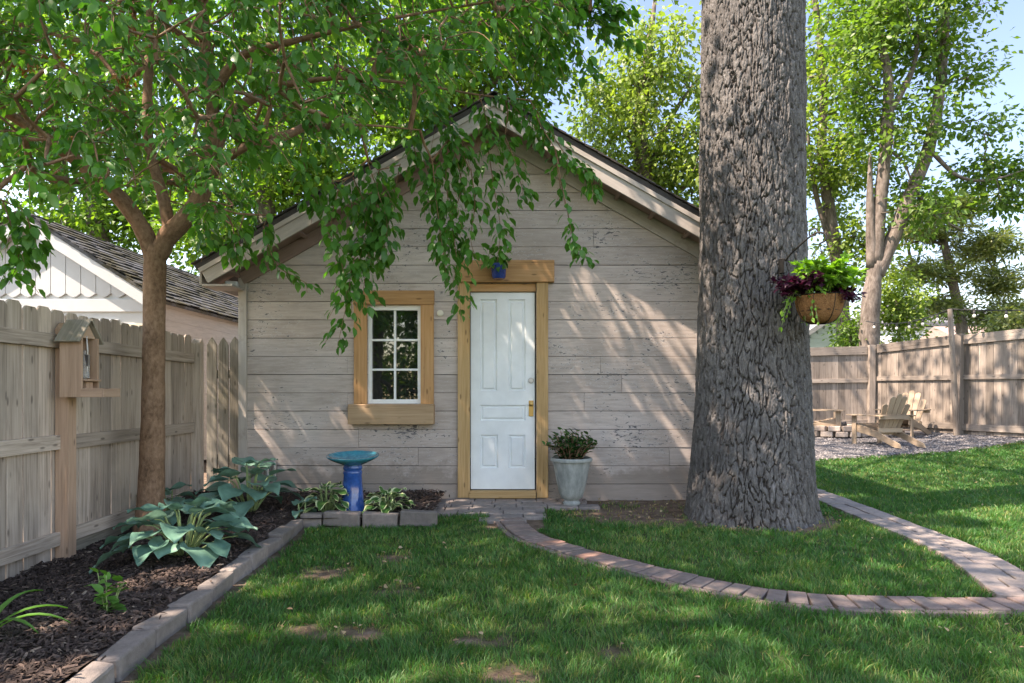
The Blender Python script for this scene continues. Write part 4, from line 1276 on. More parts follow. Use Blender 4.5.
# ------------------------------------------------------------------ Adirondack chairs, fire pit, lights
def chair(loc, rz, label):
    root = empty('adirondack_chair', loc, rz, label, 'chair', 'chairs round the fire pit')
    for sg in (-1, 1):
        b = MB(); x = sg * .255; b.prism([(.42, .25), (.42, .37), (.30, .385), (-.15, .265), (-.66, .075), (-.70, 0.0), (-.56, 0.0), (-.10, .16)], (x - .012, 0, 0), (0, 1, 0), (0, 0, 1), (1, 0, 0), .025); b.build('side_rail', CHAIRW, root, bevel=.003)
        b = MB(); b.plank((sg * .285, .36, 0), (sg * .285, .36, .535), (0, 1, 0), .10, .025); b.build('leg', CHAIRW, root, bevel=.003)
        b = MB(); b.prism([(-.40, -.045), (.10, -.07), (.44, -.07), (.48, -.03), (.48, .04), (.44, .075), (.10, .07), (-.40, .03)], (sg * .325, 0, .537), (0, 1, 0), (sg, 0, 0), (0, 0, 1), .024); b.build('armrest', CHAIRW, root, bevel=.003)
    b = MB()
    for t in np.linspace(0, 1, 6): b.plank((-.27, .395 - .5 * t, .375 - .105 * t), (.27, .395 - .5 * t, .375 - .105 * t), (0, 1, -.2), .088, .02)
    b.build('seat', CHAIRW, root, bevel=.003)
    for k_ in range(-2, 3):
        b = MB(); hh = .80 - .055 * k_ * k_ * .9
        up = norm(A([0, -.38, .92])); p0_ = A([k_ * .088, -.11, .20]); p1_ = p0_ + up * hh + A([k_ * .035, 0, 0])
        b.plank(p0_, p1_, (1, 0, 0), .082, .02, .108, 'round'); b.build('back_slat', CHAIRW, root, bevel=.003)
    b = MB(); b.plank((-.36, -.325, .525), (.36, -.325, .525), (0, 0, 1), .08, .025); b.plank((-.26, -.19, .28), (.26, -.19, .28), (0, 0, 1), .08, .025); b.build('back_rail', CHAIRW, root, bevel=.003)


def foot(px, py):
    q_ = GG(px, py); return (q_[0], q_[1], float(gz(*q_)) + .008)


chair(foot(882, 445.5), math.radians(14), 'tan wooden Adirondack chair seen from behind, nearest the lawn, in front of another chair')
chair(foot(904, 437), math.radians(128), 'Adirondack chair on gravel half hidden behind the tan chair, near the fence')
chair(foot(818, 436.5), math.radians(-112), 'Adirondack chair partly hidden by the oak trunk, facing the fire pit')
fc = foot(834, 436); pit = empty('fire_pit', fc, 0, 'round fire pit of stacked stone blocks on the gravel beside the chairs', 'fire pit')
for lay in range(2):
    for k_ in range(14):
        a = (k_ + .5 * lay) * 2 * PI / 14; r = .56
        b = MB(); b.box((r * math.cos(a), r * math.sin(a), .06 + .115 * lay), (.225, .17, .108), a + PI / 2 + random.uniform(-.05, .05)); b.build('stone_block', STONE, pit, bevel=.012)
b = MB(); b.lathe([(.46, .0), (.46, .10), (.1, .14)], n=24); b.build('ash', DARK, pit)
b = MB()
for k_ in range(4):
    a = k_ * 1.3; b.tube([(.3 * math.cos(a), .3 * math.sin(a), .13), (-.25 * math.cos(a + .4), -.25 * math.sin(a + .4), .26)], .045, 8)
b.build('log', BARK_F, pit, True)

PB, PT = P(957, 432, 13.15), P(950, 309, 13.0); PB[2] = float(gz(PB[0], PB[1])) - .02
b = MB(); b.tube([(0, 0, 0), PT - PB], [.06, .045], 10); pl_ = b.build('light_pole', FENCE_GREY, None, True, angle=40); pl_.location = PB
tag(pl_, 'leaning grey wooden pole at the fence holding up the string lights', 'pole')
TA = P(866, 321, 16.7)
sg_ = empty('string_lights', tuple(PT), 0, 'black cord of bare bulbs strung from twin-trunked tree to pole', 'string lights')
CORD = plain('black_cord', (.02, .02, .02), .6)
BULB = plain('frosted_bulb', (.85, .80, .70), .2, .02)
spans = [(TA, PT, .16), (PT, A([11.2, 11.0, 2.75]), .12)]
for a, b_, sag in spans:
    t = np.linspace(0, 1, 24)[:, None]; pts = a + (b_ - a) * t + A([0, 0, -sag]) * 4 * t * (1 - t)
    b = MB(); b.tube(pts - PT, .012, 6); b.build('cord', CORD, sg_, True)
    for t in np.linspace(.12, .88, 6):
        p = a + (b_ - a) * t + A([0, 0, -sag]) * 4 * t * (1 - t) - PT
        b = MB(); b.lathe([(.022, -.01), (.024, -.07), (.02, -.075)], p, 10); so = b.build('socket', CORD, sg_, True)
        b = MB(); b.lathe([(.012, -.072), (.026, -.098), (.029, -.115), (.022, -.138), (.006, -.146)], p, 12); b.build('bulb', BULB, sg_, True)
# ================================================================== OAK
g = np.random.default_rng(21)
oak = empty('oak_tree', (OAKX, OAKY, 0), 0, 'massive oak with deeply furrowed grey bark standing in the lawn', 'tree')
nu = 760; zs = np.concatenate([np.arange(-.06, 4.75, .0075), np.arange(4.8, 7.6, .05)])
th = np.linspace(0, 2 * PI, nu, endpoint=False)
TH, Z_ = np.meshgrid(th, zs)
swirl = (vnoise(np.cos(TH) * 3 + 9, np.sin(TH) * 3 + Z_ * 1.3, .40, 31) - .5) * .075 + (vnoise(TH * 14, Z_ * 9, 1., 32) - .5) * .022 + (vnoise(TH * 55, Z_ * 32, 1., 38) - .5) * .011
rise_ = (vnoise(np.cos(TH) * 6, np.sin(TH) * 6 + Z_ * 2, .25, 33) - .5) * .16 + (vnoise(TH * 40, Z_ * 40, 1., 37) - .5) * .028


def plates(nc, cv, sd):
    """F2-F1 of a cell pattern wrapped round the trunk: nc cells round, cv high"""
    gg = np.random.default_rng(sd); su = .15 + .7 * gg.random((nc, 256)); sv = gg.random((nc, 256)); sh = gg.random((nc, 256)); cw = 2.85 / nc
    wu = TH / (2 * PI) * nc + swirl / cw; wv = (Z_ + rise_) / cv + np.floor(wu) * .37
    iu, iv = np.floor(wu).astype(int), np.floor(wv).astype(int); F1 = np.full(wu.shape, 9.); F2 = F1.copy(); hh = np.zeros(wu.shape)
    for du in (-1, 0, 1):
        for dv in (-1, 0, 1):
            cu, cv_ = iu + du, np.floor((Z_ + rise_) / cv + (iu + du) * .37).astype(int) + dv
            dx = np.abs(cu + su[cu % nc, cv_ % 256] - wu); dy = np.abs(cv_ + sv[cu % nc, cv_ % 256] - ((Z_ + rise_) / cv + cu * .37))
            d = (dx ** 3 + (dy * .9) ** 3) ** (1 / 3.)
            n1 = d < F1; F2 = np.where(n1, F1, np.minimum(F2, d)); hh = np.where(n1, sh[cu % nc, cv_ % 256], hh); F1 = np.where(n1, d, F1)
    return F2 - F1, hh


gA, hA = plates(54, .17, 5); gB, hB = plates(92, .08, 6)
rA = sstep(0, .13, gA); rB = sstep(0, .16, gB)
tex = vnoise(TH * 70, Z_ * 40, 1., 34) * .5 + vnoise(TH * 150, Z_ * 80, 1., 35) * .5
rad = np.interp(Z_, [-.06, 0, .08, .25, .6, 1.0, 1.5, 2.6, 4.5, 7.6], [.60, .572, .556, .535, .508, .488, .468, .444, .428, .38])
rad = rad * (1 + .055 * np.exp(-np.maximum(Z_, 0) / .22) * np.cos(5 * TH + .8) + .02 * np.cos(3 * TH + 1 + Z_ * .4) * np.exp(-Z_ / 3))
disp = rA * (.019 + .010 * hA) * (.72 + .28 * rB * (.6 + .4 * hB)) + sstep(.1, .6, gA) * .004 + tex * .009 * (.4 + rA) + (vnoise(np.cos(TH) * 2, np.sin(TH) * 2 + Z_, .4, 36) - .5) * .02
disp = disp * np.where(Z_ > 4.76, .6, 1)
RR = rad - .026 + disp
cxz = np.interp(zs, [0, 1, 8], [-.005, .02, .03])[:, None]
V = np.stack([RR * np.cos(TH) + cxz, RR * np.sin(TH), Z_], -1).reshape(-1, 3)
ii = np.arange(TH.size).reshape(TH.shape); jj = np.roll(ii, -1, axis=1)
q = np.stack([ii[:-1], jj[:-1], jj[1:], ii[1:]], -1).reshape(-1, 4)
link('trunk', raw_mesh('oak_trunk', V, [(4, q)], {'groove': np.maximum(1 - sstep(.02, .12, gA), .5 * (1 - sstep(.0, .08, gB))).ravel()}, True), OAK, oak)
mb = MB(); nodes = []
for a, el, ln in ((.3, .9, 5), (1.5, .8, 5.5), (2.6, .75, 5.5), (3.7, .85, 5), (4.6, .7, 5.5), (5.6, .8, 5.2), (1, 1.35, 6)):
    d = A([math.cos(a) * math.cos(el), math.sin(a) * math.cos(el), math.sin(el)]); p0_ = A([0, 0, 7.0 + g.uniform(-.6, .4)])
    pts = smooth_path([p0_, p0_ + d * ln * .45 + A([0, 0, .3]), p0_ + d * ln + A([0, 0, .2])], 8)
    mb.tube(pts, np.linspace(.22, .06, len(pts)), 9, tone=.5); nodes += list(densify(pts, .4)[6:])
cl = cloud([(-.4, 1.6, 11, 6.6, 6.8, 3.2, 1)], 270, g, .35)
connect(nodes, cl, mb, .016, .12, g=g); mb.build('branch_canopy', BARK_F, oak, True)
p, a, n_, t = cluster_leaves(cl, 40, .42, g, .3)
leaf_mesh('crown', p, a, n_, .17 * g.uniform(.7, 1.2, len(p)), t, LOBE, LEAF_OAK, oak)

# bracket and hanging basket
BKX, BKY = 2.432, 5.22; RIMZ = 1.855
br = empty('plant_bracket', (2.25, 5.46, 2.19), 0, 'black wrought iron scroll bracket screwed to the oak trunk', 'bracket'); ob = A(br.location)
b = MB(); e = A([BKX, BKY, 2.355])
b.tube(smooth_path([A([2.23, 5.47, 2.16]), A([2.30, 5.38, 2.26]), e + A([-.03, .03, .01]), e + A([.03, -.02, .0]), e + A([.035, -.03, -.05]), e + A([0, 0, -.075])], 6) - ob, .0075, 8)
b.tube(smooth_path([e + A([.0, .0, .0]), e + A([-.02, .02, .05]), e + A([-.055, .05, .035]), e + A([-.05, .045, -.005]), e + A([-.02, .015, .0])], 6) - ob, .006, 8)
b.build('arm', IRON, br, True)
b = MB(); b.box(A([2.235, 5.46, 2.15]) - ob, (.03, .05, .12), .7); b.build('wall_plate', IRON, br, bevel=.003)
hb = empty('hanging_basket', (BKX, BKY, RIMZ), 0, 'brown coco-lined hanging basket on the oak bracket', 'basket')
R_ = .178; nn_, mm = 48, 14; V = []; L = []
for i_ in range(mm):
    t = i_ / (mm - 1); ang = t * PI / 2
    for k_ in range(nn_):
        a = 2 * PI * k_ / nn_; sc = abs(math.cos(a * 7)) ** .5
        r = R_ * (math.cos(ang) ** .55 if t < 1 else 0.02) * (1 + .07 * (sc - .6)); V.append((r * math.cos(a), r * math.sin(a), .01 - .215 * math.sin(ang) ** 1.25))
fs = [(i_ * nn_ + k_, (i_ + 1) * nn_ + k_, (i_ + 1) * nn_ + (k_ + 1) % nn_, i_ * nn_ + (k_ + 1) % nn_) for i_ in range(mm - 1) for k_ in range(nn_)] + [tuple((mm - 1) * nn_ + k_ for k_ in range(nn_))]
b = MB(); b.add(V, fs, V, .5); b.build('coco_liner', COCO, hb, True)
b = MB(); b.lathe([(.02, -.03), (.165, -.035), (.16, -.05)], n=24); b.build('soil', MULCH, hb)
b = MB()
for zz, rr_ in ((.012, R_ + .004), (-.11, R_ * .86)):
    t = np.linspace(0, 2 * PI, 33); b.tube(np.stack([rr_ * np.cos(t), rr_ * np.sin(t), np.full(33, zz)], 1), .004, 6)
for k_ in range(7):
    a = 2 * PI * (k_ + .5) / 7; an = np.linspace(0, PI / 2, 10); rr_ = R_ * np.cos(an) ** .55 + .003; b.tube(np.stack([rr_ * math.cos(a), rr_ * math.sin(a), .01 - .22 * np.sin(an) ** 1.25], 1), .003, 6)
b.build('wire_frame', IRON, hb, True)
for k_ in range(3):
    a = 2 * PI * k_ / 3 + .5; b = MB(); b.tube([(R_ * math.cos(a), R_ * math.sin(a), .01), (0, 0, 2.28 - RIMZ)], .0025, 5); b.build('chain', IRON, hb, True)


def basket_plant(name, label, off, nst, ln, lsz, lm, seed, spread, droop, tmpl=OV, bias=(0, 0, 0)):
    g = np.random.default_rng(seed); c = A([BKX, BKY, RIMZ - .02]) + A(off); root = empty(name, tuple(c), 0, label, 'plant'); st = MB(); P_, A_, N_, T_ = [], [], [], []
    for i_ in range(nst):
        a = g.uniform(0, 2 * PI); d = A([math.cos(a) * spread, math.sin(a) * spread, g.uniform(.35, 1.)]) + A(bias); d = norm(d); L_ = ln * g.uniform(.55, 1.1)
        pth = smooth_path([A([0, 0, 0]), d * L_ * .6, d * L_ + A([d[0], d[1], 0]) * L_ * .2 - A([0, 0, droop * L_ * g.uniform(.3, 1.2)])], 6); st.tube(pth, .0025, 4, tone=.5)
        for q_ in range(3, len(pth)):
            for _ in range(2):
                tg = norm(pth[q_] - pth[q_ - 1]); P_.append(pth[q_] + g.normal(0, .006, 3)); A_.append(norm(tg + g.normal(0, .55, 3))); N_.append(A([0, -.2, 1]) + g.normal(0, .4, 3)); T_.append(g.normal(.45, .22) + (.15 if q_ > 9 else 0))
    st.build('stems', STALK, root, True); leaf_mesh('foliage', A(P_), A(A_), norm(A(N_)), lsz * g.uniform(.6, 1.2, len(P_)), A(T_), tmpl, lm, root)


basket_plant('purple_heuchera', 'dark purple leafy plant at the left side of the hanging basket', (-.11, -.03, 0), 46, .27, .06, LEAF_PUR, 41, .85, .3, LOBE, (-.35, -.1, .45))
basket_plant('lime_fern', 'bright lime green feathery plant filling the middle of hanging basket', (.02, -.02, 0), 64, .36, .075, LEAF_LIME, 42, .7, .35, LOBE, (.12, -.2, .6))
basket_plant('coleus', 'small reddish purple plant spilling over the right rim of the basket', (.13, -.03, 0), 22, .17, .045, LEAF_PUR, 43, .9, .5, OV, (.3, -.2, 0))
basket_plant('trailing_vine', 'pale green vine trailing below the purple plant on the basket rim', (-.15, -.05, 0), 9, .22, .04, LEAF_LIME, 44, .5, 1.7, OV, (-.3, -.3, 0))

# ================================================================== YOUNG TREE with hanging sprays
g = np.random.default_rng(31)
TB = A([-2.90, 5.28, .03])
yt = empty('young_tree', tuple(TB), 0, 'slim young tree with smooth brown bark and drooping leafy branches by the fence', 'tree')
Y5 = 5.28
stems = [
    ([(150, 538, Y5), (151, 500, Y5), (153, 420, Y5), (154, 330, Y5), (155, 268, Y5), (157, 246, Y5)], [.13, .100, .086, .082, .085, .072]),
    ([(153, 262, Y5), (146, 236, Y5 - .02), (126, 205, 5.2), (101, 180, 5.1), (62, 150, 5.0), (15, 118, 4.9), (-60, 80, 4.8)], [.06, .068, .062, .055, .046, .036, .022]),
    ([(157, 258, Y5), (168, 236, Y5), (183, 221, 5.28), (200, 198, 5.3), (207, 164, 5.32), (213, 114, 5.3), (207, 68, 5.25), (203, 0, 5.2), (206, -70, 5.2), (215, -140, 5.2)], [.07, .078, .074, .068, .060, .052, .046, .04, .032, .018]),
    ([(170, 236, Y5), (165, 205, 5.3), (158, 180, 5.35), (150, 150, 5.4), (147, 112, 5.45), (149, 60, 5.5), (150, 10, 5.5), (148, -60, 5.5)], [.05, .045, .042, .04, .037, .034, .03, .02]),
    ([(208, 160, 5.32), (219, 140, 5.4), (232, 114, 5.5), (266, 91, 5.55), (300, 82, 5.5), (350, 78, 5.4), (420, 85, 5.3), (480, 95, 5.25), (530, 100, 5.2)], [.052, .05, .046, .038, .024, .015, .010, .007, .005]),
    ([(207, 180, 5.32), (225, 160, 5.2), (245, 147, 5.1), (263, 139, 5.0), (310, 128, 4.9), (360, 125, 4.9), (420, 130, 4.95)], [.04, .037, .032, .024, .013, .009, .005]),
    ([(211, 100, 5.28), (228, 70, 5.2), (250, 52, 5.1), (290, 42, 5.0), (360, 25, 4.9), (440, 10, 4.9), (520, 0, 4.9), (590, 12, 4.9)], [.042, .038, .033, .024, .014, .009, .007, .005]),
    ([(205, 40, 5.2), (160, 0, 4.9), (80, -50, 4.6), (0, -90, 4.4)], [.035, .03, .024, .015]),
    ([(206, -30, 5.2), (280, -80, 5.0), (380, -120, 4.8), (480, -130, 4.7)], [.032, .028, .02, .01]),
]
tb = MB(); nodes = []
for k_, (pp, rad) in enumerate(stems):
    sp_ = smooth_path([P(*q_) for q_ in pp], 6); rr_ = np.interp(np.linspace(0, 1, len(sp_)), np.linspace(0, 1, len(rad)), rad)
    b = MB() if k_ else tb
    b.tube(sp_ - TB, rr_ * (1 + g.normal(0, .02, len(rr_))), 16 if k_ == 0 else 10, tone=.5)
    if k_ == 0: b.build('trunk', BARK_S, yt, True)
    else:
        b.build('limb', BARK_S, yt, True); d = densify(sp_, .2); nodes += list(d[int(len(d) * .3):])
LOW = A([(-400, 160), (-100, 190), (0, 212), (60, 205), (110, 195), (150, 205), (190, 232), (225, 245), (245, 200), (270, 168), (330, 140), (380, 118), (430, 92), (470, 66), (540, 22), (590, -5), (625, -30), (640, -60), (800, -120)], float)
c = np.stack([g.uniform(-5.6, .75, 5200), g.uniform(3.3, 7.7, 5200), g.uniform(2.2, 6.5, 5200)], 1)
ppx = CX + F * c[:, 0] / c[:, 1]; ppy = HY - F * (c[:, 2] - H) / c[:, 1]
k = ppy < np.interp(ppx, LOW[:, 0], LOW[:, 1]) - 14
k &= ((c[:, 0] + 2.5) / 3.7) ** 2 + ((c[:, 1] - 5.3) / 2.5) ** 2 + ((c[:, 2] - 4.0) / 2.6) ** 2 < 1
k &= ~((c[:, 1] > 6.3) & (c[:, 2] < 4.05 - SL * np.abs(c[:, 0] - APX) + .25) & (c[:, 0] > -3.3))
c = c[k]; c = c[:1900]
# clump: drop clusters where a coarse noise is low, so light and dark holes open
kn = vnoise(c[:, 0] * 1.0 + c[:, 2] * .7, c[:, 1] + c[:, 2] * .5, .55, 44) > .24
c = c[kn]
SPR = [([(368, 160), (380, 195), (388, 225), (382, 255)], 5.1, .07, 44), ([(330, 180), (352, 210), (362, 240), (356, 275)], 5.2, .07, 44), ([(420, 95), (440, 120), (462, 140), (470, 165)], 5.2, .09, 50), ([(560, -20), (580, 5), (600, 15), (618, 20)], 4.9, .08, 36), ([(500, 10), (530, 30), (548, 50), (556, 66)], 5.0, .08, 36), ([(500, 95), (515, 110), (535, 128), (548, 150)], 5.25, .07, 34), ([(455, 150), (462, 190), (447, 230), (440, 262)], 5.3, .075, 46), ([(352, 176), (366, 215), (352, 262), (346, 300), (336, 348)], 5.15, .085, 62), ([(378, 170), (374, 215), (366, 262), (360, 312)], 5.2, .075, 52), ([(340, 185), (332, 225), (342, 262), (348, 300)], 5.05, .06, 36),
       ([(400, 165), (392, 205), (384, 246), (374, 268)], 5.3, .06, 34),
       ([(448, 140), (446, 180), (452, 225), (458, 270), (461, 322)], 5.25, .07, 56), ([(432, 160), (436, 200), (441, 240), (447, 282)], 5.15, .06, 40), ([(470, 170), (474, 205), (470, 240), (476, 262)], 5.3, .06, 34),
       ([(490, 150), (496, 190), (502, 228), (499, 262)], 5.35, .055, 36), ([(505, 135), (515, 160), (522, 185), (528, 200)], 5.3, .05, 24),
       ([(532, 100), (552, 130), (572, 160), (590, 172), (596, 196)], 5.25, .05, 44), ([(566, 205), (572, 235), (580, 250), (592, 262)], 5.25, .035, 14), ([(556, 150), (560, 180), (566, 205)], 5.25, .03, 9),
       ([(264, 225), (276, 262), (296, 276), (318, 288)], 5.1, .03, 13), ([(246, 215), (240, 240), (248, 262)], 5.0, .05, 16), ([(232, 225), (234, 245), (230, 262)], 4.95, .05, 12), ([(268, 215), (266, 245), (268, 266)], 5.1, .04, 12),
       ([(2, 200), (12, 230), (18, 258), (8, 284)], 4.1, .07, 40), ([(24, 210), (30, 235), (34, 258)], 4.1, .05, 18), ([(-30, 190), (-24, 230), (-18, 280)], 4.0, .08, 30),
       ([(560, 5), (585, 18), (612, 30), (636, 44)], 4.95, .06, 36), ([(545, 15), (568, 40), (584, 62), (590, 78)], 4.95, .05, 30), ([(590, -10), (612, 2), (632, 16)], 4.9, .06, 26), ([(520, 40), (540, 66), (552, 92)], 5.1, .06, 28),
       ([(410, 120), (416, 150), (424, 176), (430, 205)], 5.2, .07, 36), ([(480, 100), (488, 128), (492, 150)], 5.2, .06, 26), ([(300, 150), (310, 185), (318, 212)], 5.1, .07, 34), ([(210, 205), (205, 232), (214, 250)], 5.0, .06, 20)]
starts = A([P(s_[0][0][0], s_[0][0][1], s_[1]) for s_ in SPR])
bb = MB(); connect([q_ - TB for q_ in nodes], np.vstack([c, starts]) - TB, bb, .0048, .03, g=g, sides=5)
LP, LA, LN, LT, LSZ = [], [], [], [], []


def add_spray(pth, nleaf, wid, tone0, sz):
    m = len(pth)
    for j_ in range(nleaf):
        f = (j_ + g.random()) / nleaf; q_ = pth[min(m - 1, int(f * (m - 1)))]; tg = norm(pth[min(m - 1, int(f * (m - 1)) + 1)] - pth[max(0, int(f * (m - 1)) - 1)] + 1e-6)
        a = g.uniform(0, 2 * PI); side = A([math.cos(a), math.sin(a), g.uniform(-.2, .2)])
        LP.append(q_ + side * wid * g.random() ** .6); LA.append(norm(tg * .7 + side * .8 + A([0, 0, -.55]) + g.normal(0, .25, 3))); LN.append(norm(A([0, 0, .8]) + side * .5 + g.normal(0, .4, 3))); LT.append(tone0 + g.normal(0, .13)); LSZ.append(sz * g.uniform(.65, 1.2))


for q_ in c:
    out = norm(A([q_[0] + 2.7, q_[1] - 5.3, 0]) + g.normal(0, .8, 3) * A([1, 1, 0])); L_ = g.uniform(.3, .55)
    pth = smooth_path([q_, q_ + out * L_ * .5 + A([0, 0, -.03]), q_ + out * L_ * .85 + A([0, 0, -L_ * .45])], 5)
    bb.tube(pth - TB, np.linspace(.0035, .0015, len(pth)), 4, tone=.5, caps=False)
    add_spray(pth, g.poisson(18), .075, np.clip(g.normal(.45, .2), .05, .95), .080)
for pp, Y_, wid, nl in SPR:
    pth = smooth_path([P(x, y, Y_ + .04 * k_) for k_, (x, y) in enumerate(pp)], 8) + g.normal(0, .008, (1, 3))
    bb.tube(pth - TB, np.linspace(.005, .0018, len(pth)), 5, tone=.5, caps=False); add_spray(pth, int(nl * 2.0), wid * 1.55, g.uniform(.35, .6), .088)
    k0 = len(pth)
    for q_ in pth[4:-2:4]:          # side twigs
        d = norm(g.normal(0, 1, 3) * A([1, .6, .3]) + A([0, 0, -.7])); t_ = smooth_path([q_, q_ + d * wid, q_ + d * wid * 2 + A([0, 0, -wid])], 4); bb.tube(t_ - TB, .0016, 4, tone=.5, caps=False); add_spray(t_, max(2, int(nl / 12)), .03, g.uniform(.35, .65), .085)
bb.build('branch_canopy', BARK_S, yt, True)
DRY = leafmat('dry_seed_cluster', (.16, .06, .02), (.26, .10, .035), (.36, .18, .07), .3)
for (px, py, Y_) in ((100, 14, 4.6), (128, 22, 4.7), (62, 62, 4.4), (24, 66, 4.3), (130, 85, 4.9), (178, 142, 5.1), (70, 140, 4.8), (150, 40, 5.0)):
    dp = P(px, py, Y_) + g.normal(0, .04, (22, 3))
    leaf_mesh('seed_foliage', dp - TB, norm(g.normal(0, 1, dp.shape) + A([0, 0, -.5])), norm(g.normal(0, 1, dp.shape)), g.uniform(.03, .06, len(dp)), g.random(len(dp)), DI, DRY, yt)
leaf_mesh('crown', A(LP) - TB, A(LA), A(LN), A(LSZ), A(LT), OV, LEAF_NEAR, yt)

# ================================================================== OTHER TREES
def E(px, py, Y, rx, ry, rd, w): p = P(px, py, Y); return (*p, rx * Y / F, rd, ry * Y / F, w)
def ST(pts, Y, rad): return ([P(x, y, Y + (z[0] if z else 0)) for x, y, *z in pts], rad)


Y = 17.0
make_tree('twin_trunk_tree', 'tall twin-trunked tree behind the far fence, pale broken stub on it', 'tree',
          [ST([(868, 440), (869, 345), (871, 300), (876, 262)], Y, [.26, .245, .225, .17]),
           ST([(877, 275), (892, 240), (912, 190), (928, 150), (939, 95), (945, 30), (950, -60)], Y, [.18, .18, .17, .155, .135, .10, .05]),
           ST([(875, 265), (880, 205), (886, 140), (888, 80), (880, 35), (868, -40)], Y, [.17, .165, .15, .12, .08, .04]),
           ST([(872, 268), (870, 205), (870, 153)], Y, [.15, .10, .03]),
           ST([(884, 120), (900, 95), (915, 60), (918, 10)], Y, [.09, .08, .06, .03]),
           ST([(930, 150), (958, 176), (990, 180), (1030, 168)], Y - .4, [.06, .045, .03, .015]), ST([(915, 190), (935, 215), (965, 232)], Y, [.05, .035, .015]), ST([(890, 150), (905, 165), (914, 190)], Y, [.04, .03, .015])],
          [E(905, 10, Y, 80, 52, 1.9, 5), E(895, -60, Y, 90, 60, 2.2, 2), E(1000, 172, Y, 50, 17, .8, 1.3), E(985, 125, Y, 45, 16, .8, .45), E(955, 65, Y, 42, 45, 1.2, 1.2), E(905, 130, Y, 42, 50, 1.4, 1.5), E(925, 205, Y, 35, 40, 1.2, 1.1), E(860, 60, Y, 40, 60, 1.4, 1.3), E(1010, 200, Y, 40, 14, .7, .6)],
          300, 42, .17, .27, LEAF_G, BARK_F, DI, seed=51, r_tip=.008, r_max=.05, shell=.2)
Y = 19.5
make_tree('slender_tree', 'slender yellow-green tree behind back fence between oak and twin trunks', 'tree',
          [ST([(846, 450), (844, 340), (838, 270), (830, 215), (822, 150), (824, 80), (815, 0), (812, -60)], Y, [.24, .21, .19, .17, .14, .11, .08, .04]), ST([(838, 270), (828, 235), (815, 190), (806, 120)], Y, [.11, .10, .07, .03])],
          [E(828, 60, Y, 50, 75, 1.6, 4), E(838, 170, Y, 40, 62, 1.5, 3.4), E(852, 250, Y, 34, 45, 1.4, 2.2), E(800, 140, Y, 60, 110, 1.6, 2), E(830, -50, Y, 60, 50, 1.8, 1.5)],
          210, 44, .17, .26, LEAF_Y, BARK_F, DI, seed=52, r_tip=.009, r_max=.06, shell=.15)
Y = 22.0
make_tree('pine_tree', 'leaning pine with flat layered needle clumps beyond the boundary fence', 'tree',
          [ST([(970, 450), (963, 340), (951, 275), (940, 225), (934, 192)], Y, [.19, .17, .14, .10, .04]), ST([(951, 275), (975, 258), (1000, 255)], Y, [.07, .05, .02]), ST([(945, 245), (925, 240), (905, 245)], Y, [.06, .045, .02])],
          [E(955, 208, Y, 48, 14, 1.4, 2.2), E(925, 232, Y, 34, 12, 1.2, 1.6), E(985, 248, Y, 40, 16, 1.3, 2), E(930, 272, Y, 40, 12, 1.2, 1.6), E(1000, 280, Y, 34, 14, 1.2, 1.4), E(1012, 312, Y, 26, 18, 1., 1.2), E(935, 305, Y, 30, 12, 1.2, 1.0), E(985, 318, Y, 30, 12, 1.2, .8)],
          215, 90, .22, .22, LEAF_P, BARK_F, NE, seed=53, droop=.05, flat=.42, r_tip=.010, r_max=.06, shell=.2)
Y = 17.6
for k_, (px, py, rx, ry, lb, lm) in enumerate([(898, 305, 30, 40, 'rounded sunlit green bush showing above back fence right of twin trunk', LEAF_Y), (850, 335, 18, 26, 'small leafy sapling above the back fence near the oak', LEAF_G), (1015, 335, 30, 26, 'green bush showing over the silver-grey fence at right end', LEAF_P)]):
    make_tree('bush', lb, 'bush', [ST([(px, 440), (px + 2, 380), (px, py)], Y, [.07, .06, .03])], [E(px, py, Y, rx, ry, rx * Y / F * .9, 1)], 55 if k_ != 1 else 18, 60, .12, .17, lm, BARK_F, DI, seed=60 + k_, r_tip=.006, r_max=.03, shell=.2)
Y = 18.0
make_tree('willow_like_tree', 'sunlit yellow-green tree behind shed roof left of the oak', 'tree',
          [ST([(655, 480), (652, 300), (648, 200), (640, 130), (648, 60), (655, 0)], Y, [.34, .30, .26, .20, .12, .05]), ST([(646, 180), (670, 120), (700, 75)], Y, [.10, .07, .03]), ST([(644, 160), (615, 115), (600, 90)], Y, [.09, .07, .03])],
          [E(648, 75, Y, 52, 62, 1.8, 4.2), E(660, 165, Y, 58, 45, 1.8, 3.4), E(605, 160, Y, 40, 48, 1.6, 2), E(596, 105, Y, 28, 50, 1.4, .9), E(720, 130, Y, 60, 100, 1.9, 3), E(690, 220, Y, 60, 60, 1.8, 2)],
          290, 50, .16, .28, LEAF_Y, BARK_F, DI, seed=54, r_tip=.009, r_max=.06, shell=.15, droop=.6)
Y = 15.5
make_tree('broadleaf_tree', 'bright green tree rising behind the shed ridge', 'tree',
          [ST([(470, 480), (472, 250), (465, 120), (470, 20), (480, -80)], Y, [.30, .27, .2, .13, .05]), ST([(466, 130), (420, 60), (390, 0)], Y, [.1, .07, .03]), ST([(468, 110), (520, 50), (545, 0)], Y, [.1, .07, .03])],
          [E(450, 70, Y, 90, 80, 2.2, 4), E(520, 40, Y, 55, 80, 1.6, 2.2), E(390, 120, Y, 80, 70, 2., 3), E(450, -60, Y, 110, 60, 2., 2)], 290, 60, .17, .33, LEAF_B, BARK_F, DI, seed=55, r_tip=.009, r_max=.06, shell=.15)
Y = 17.0
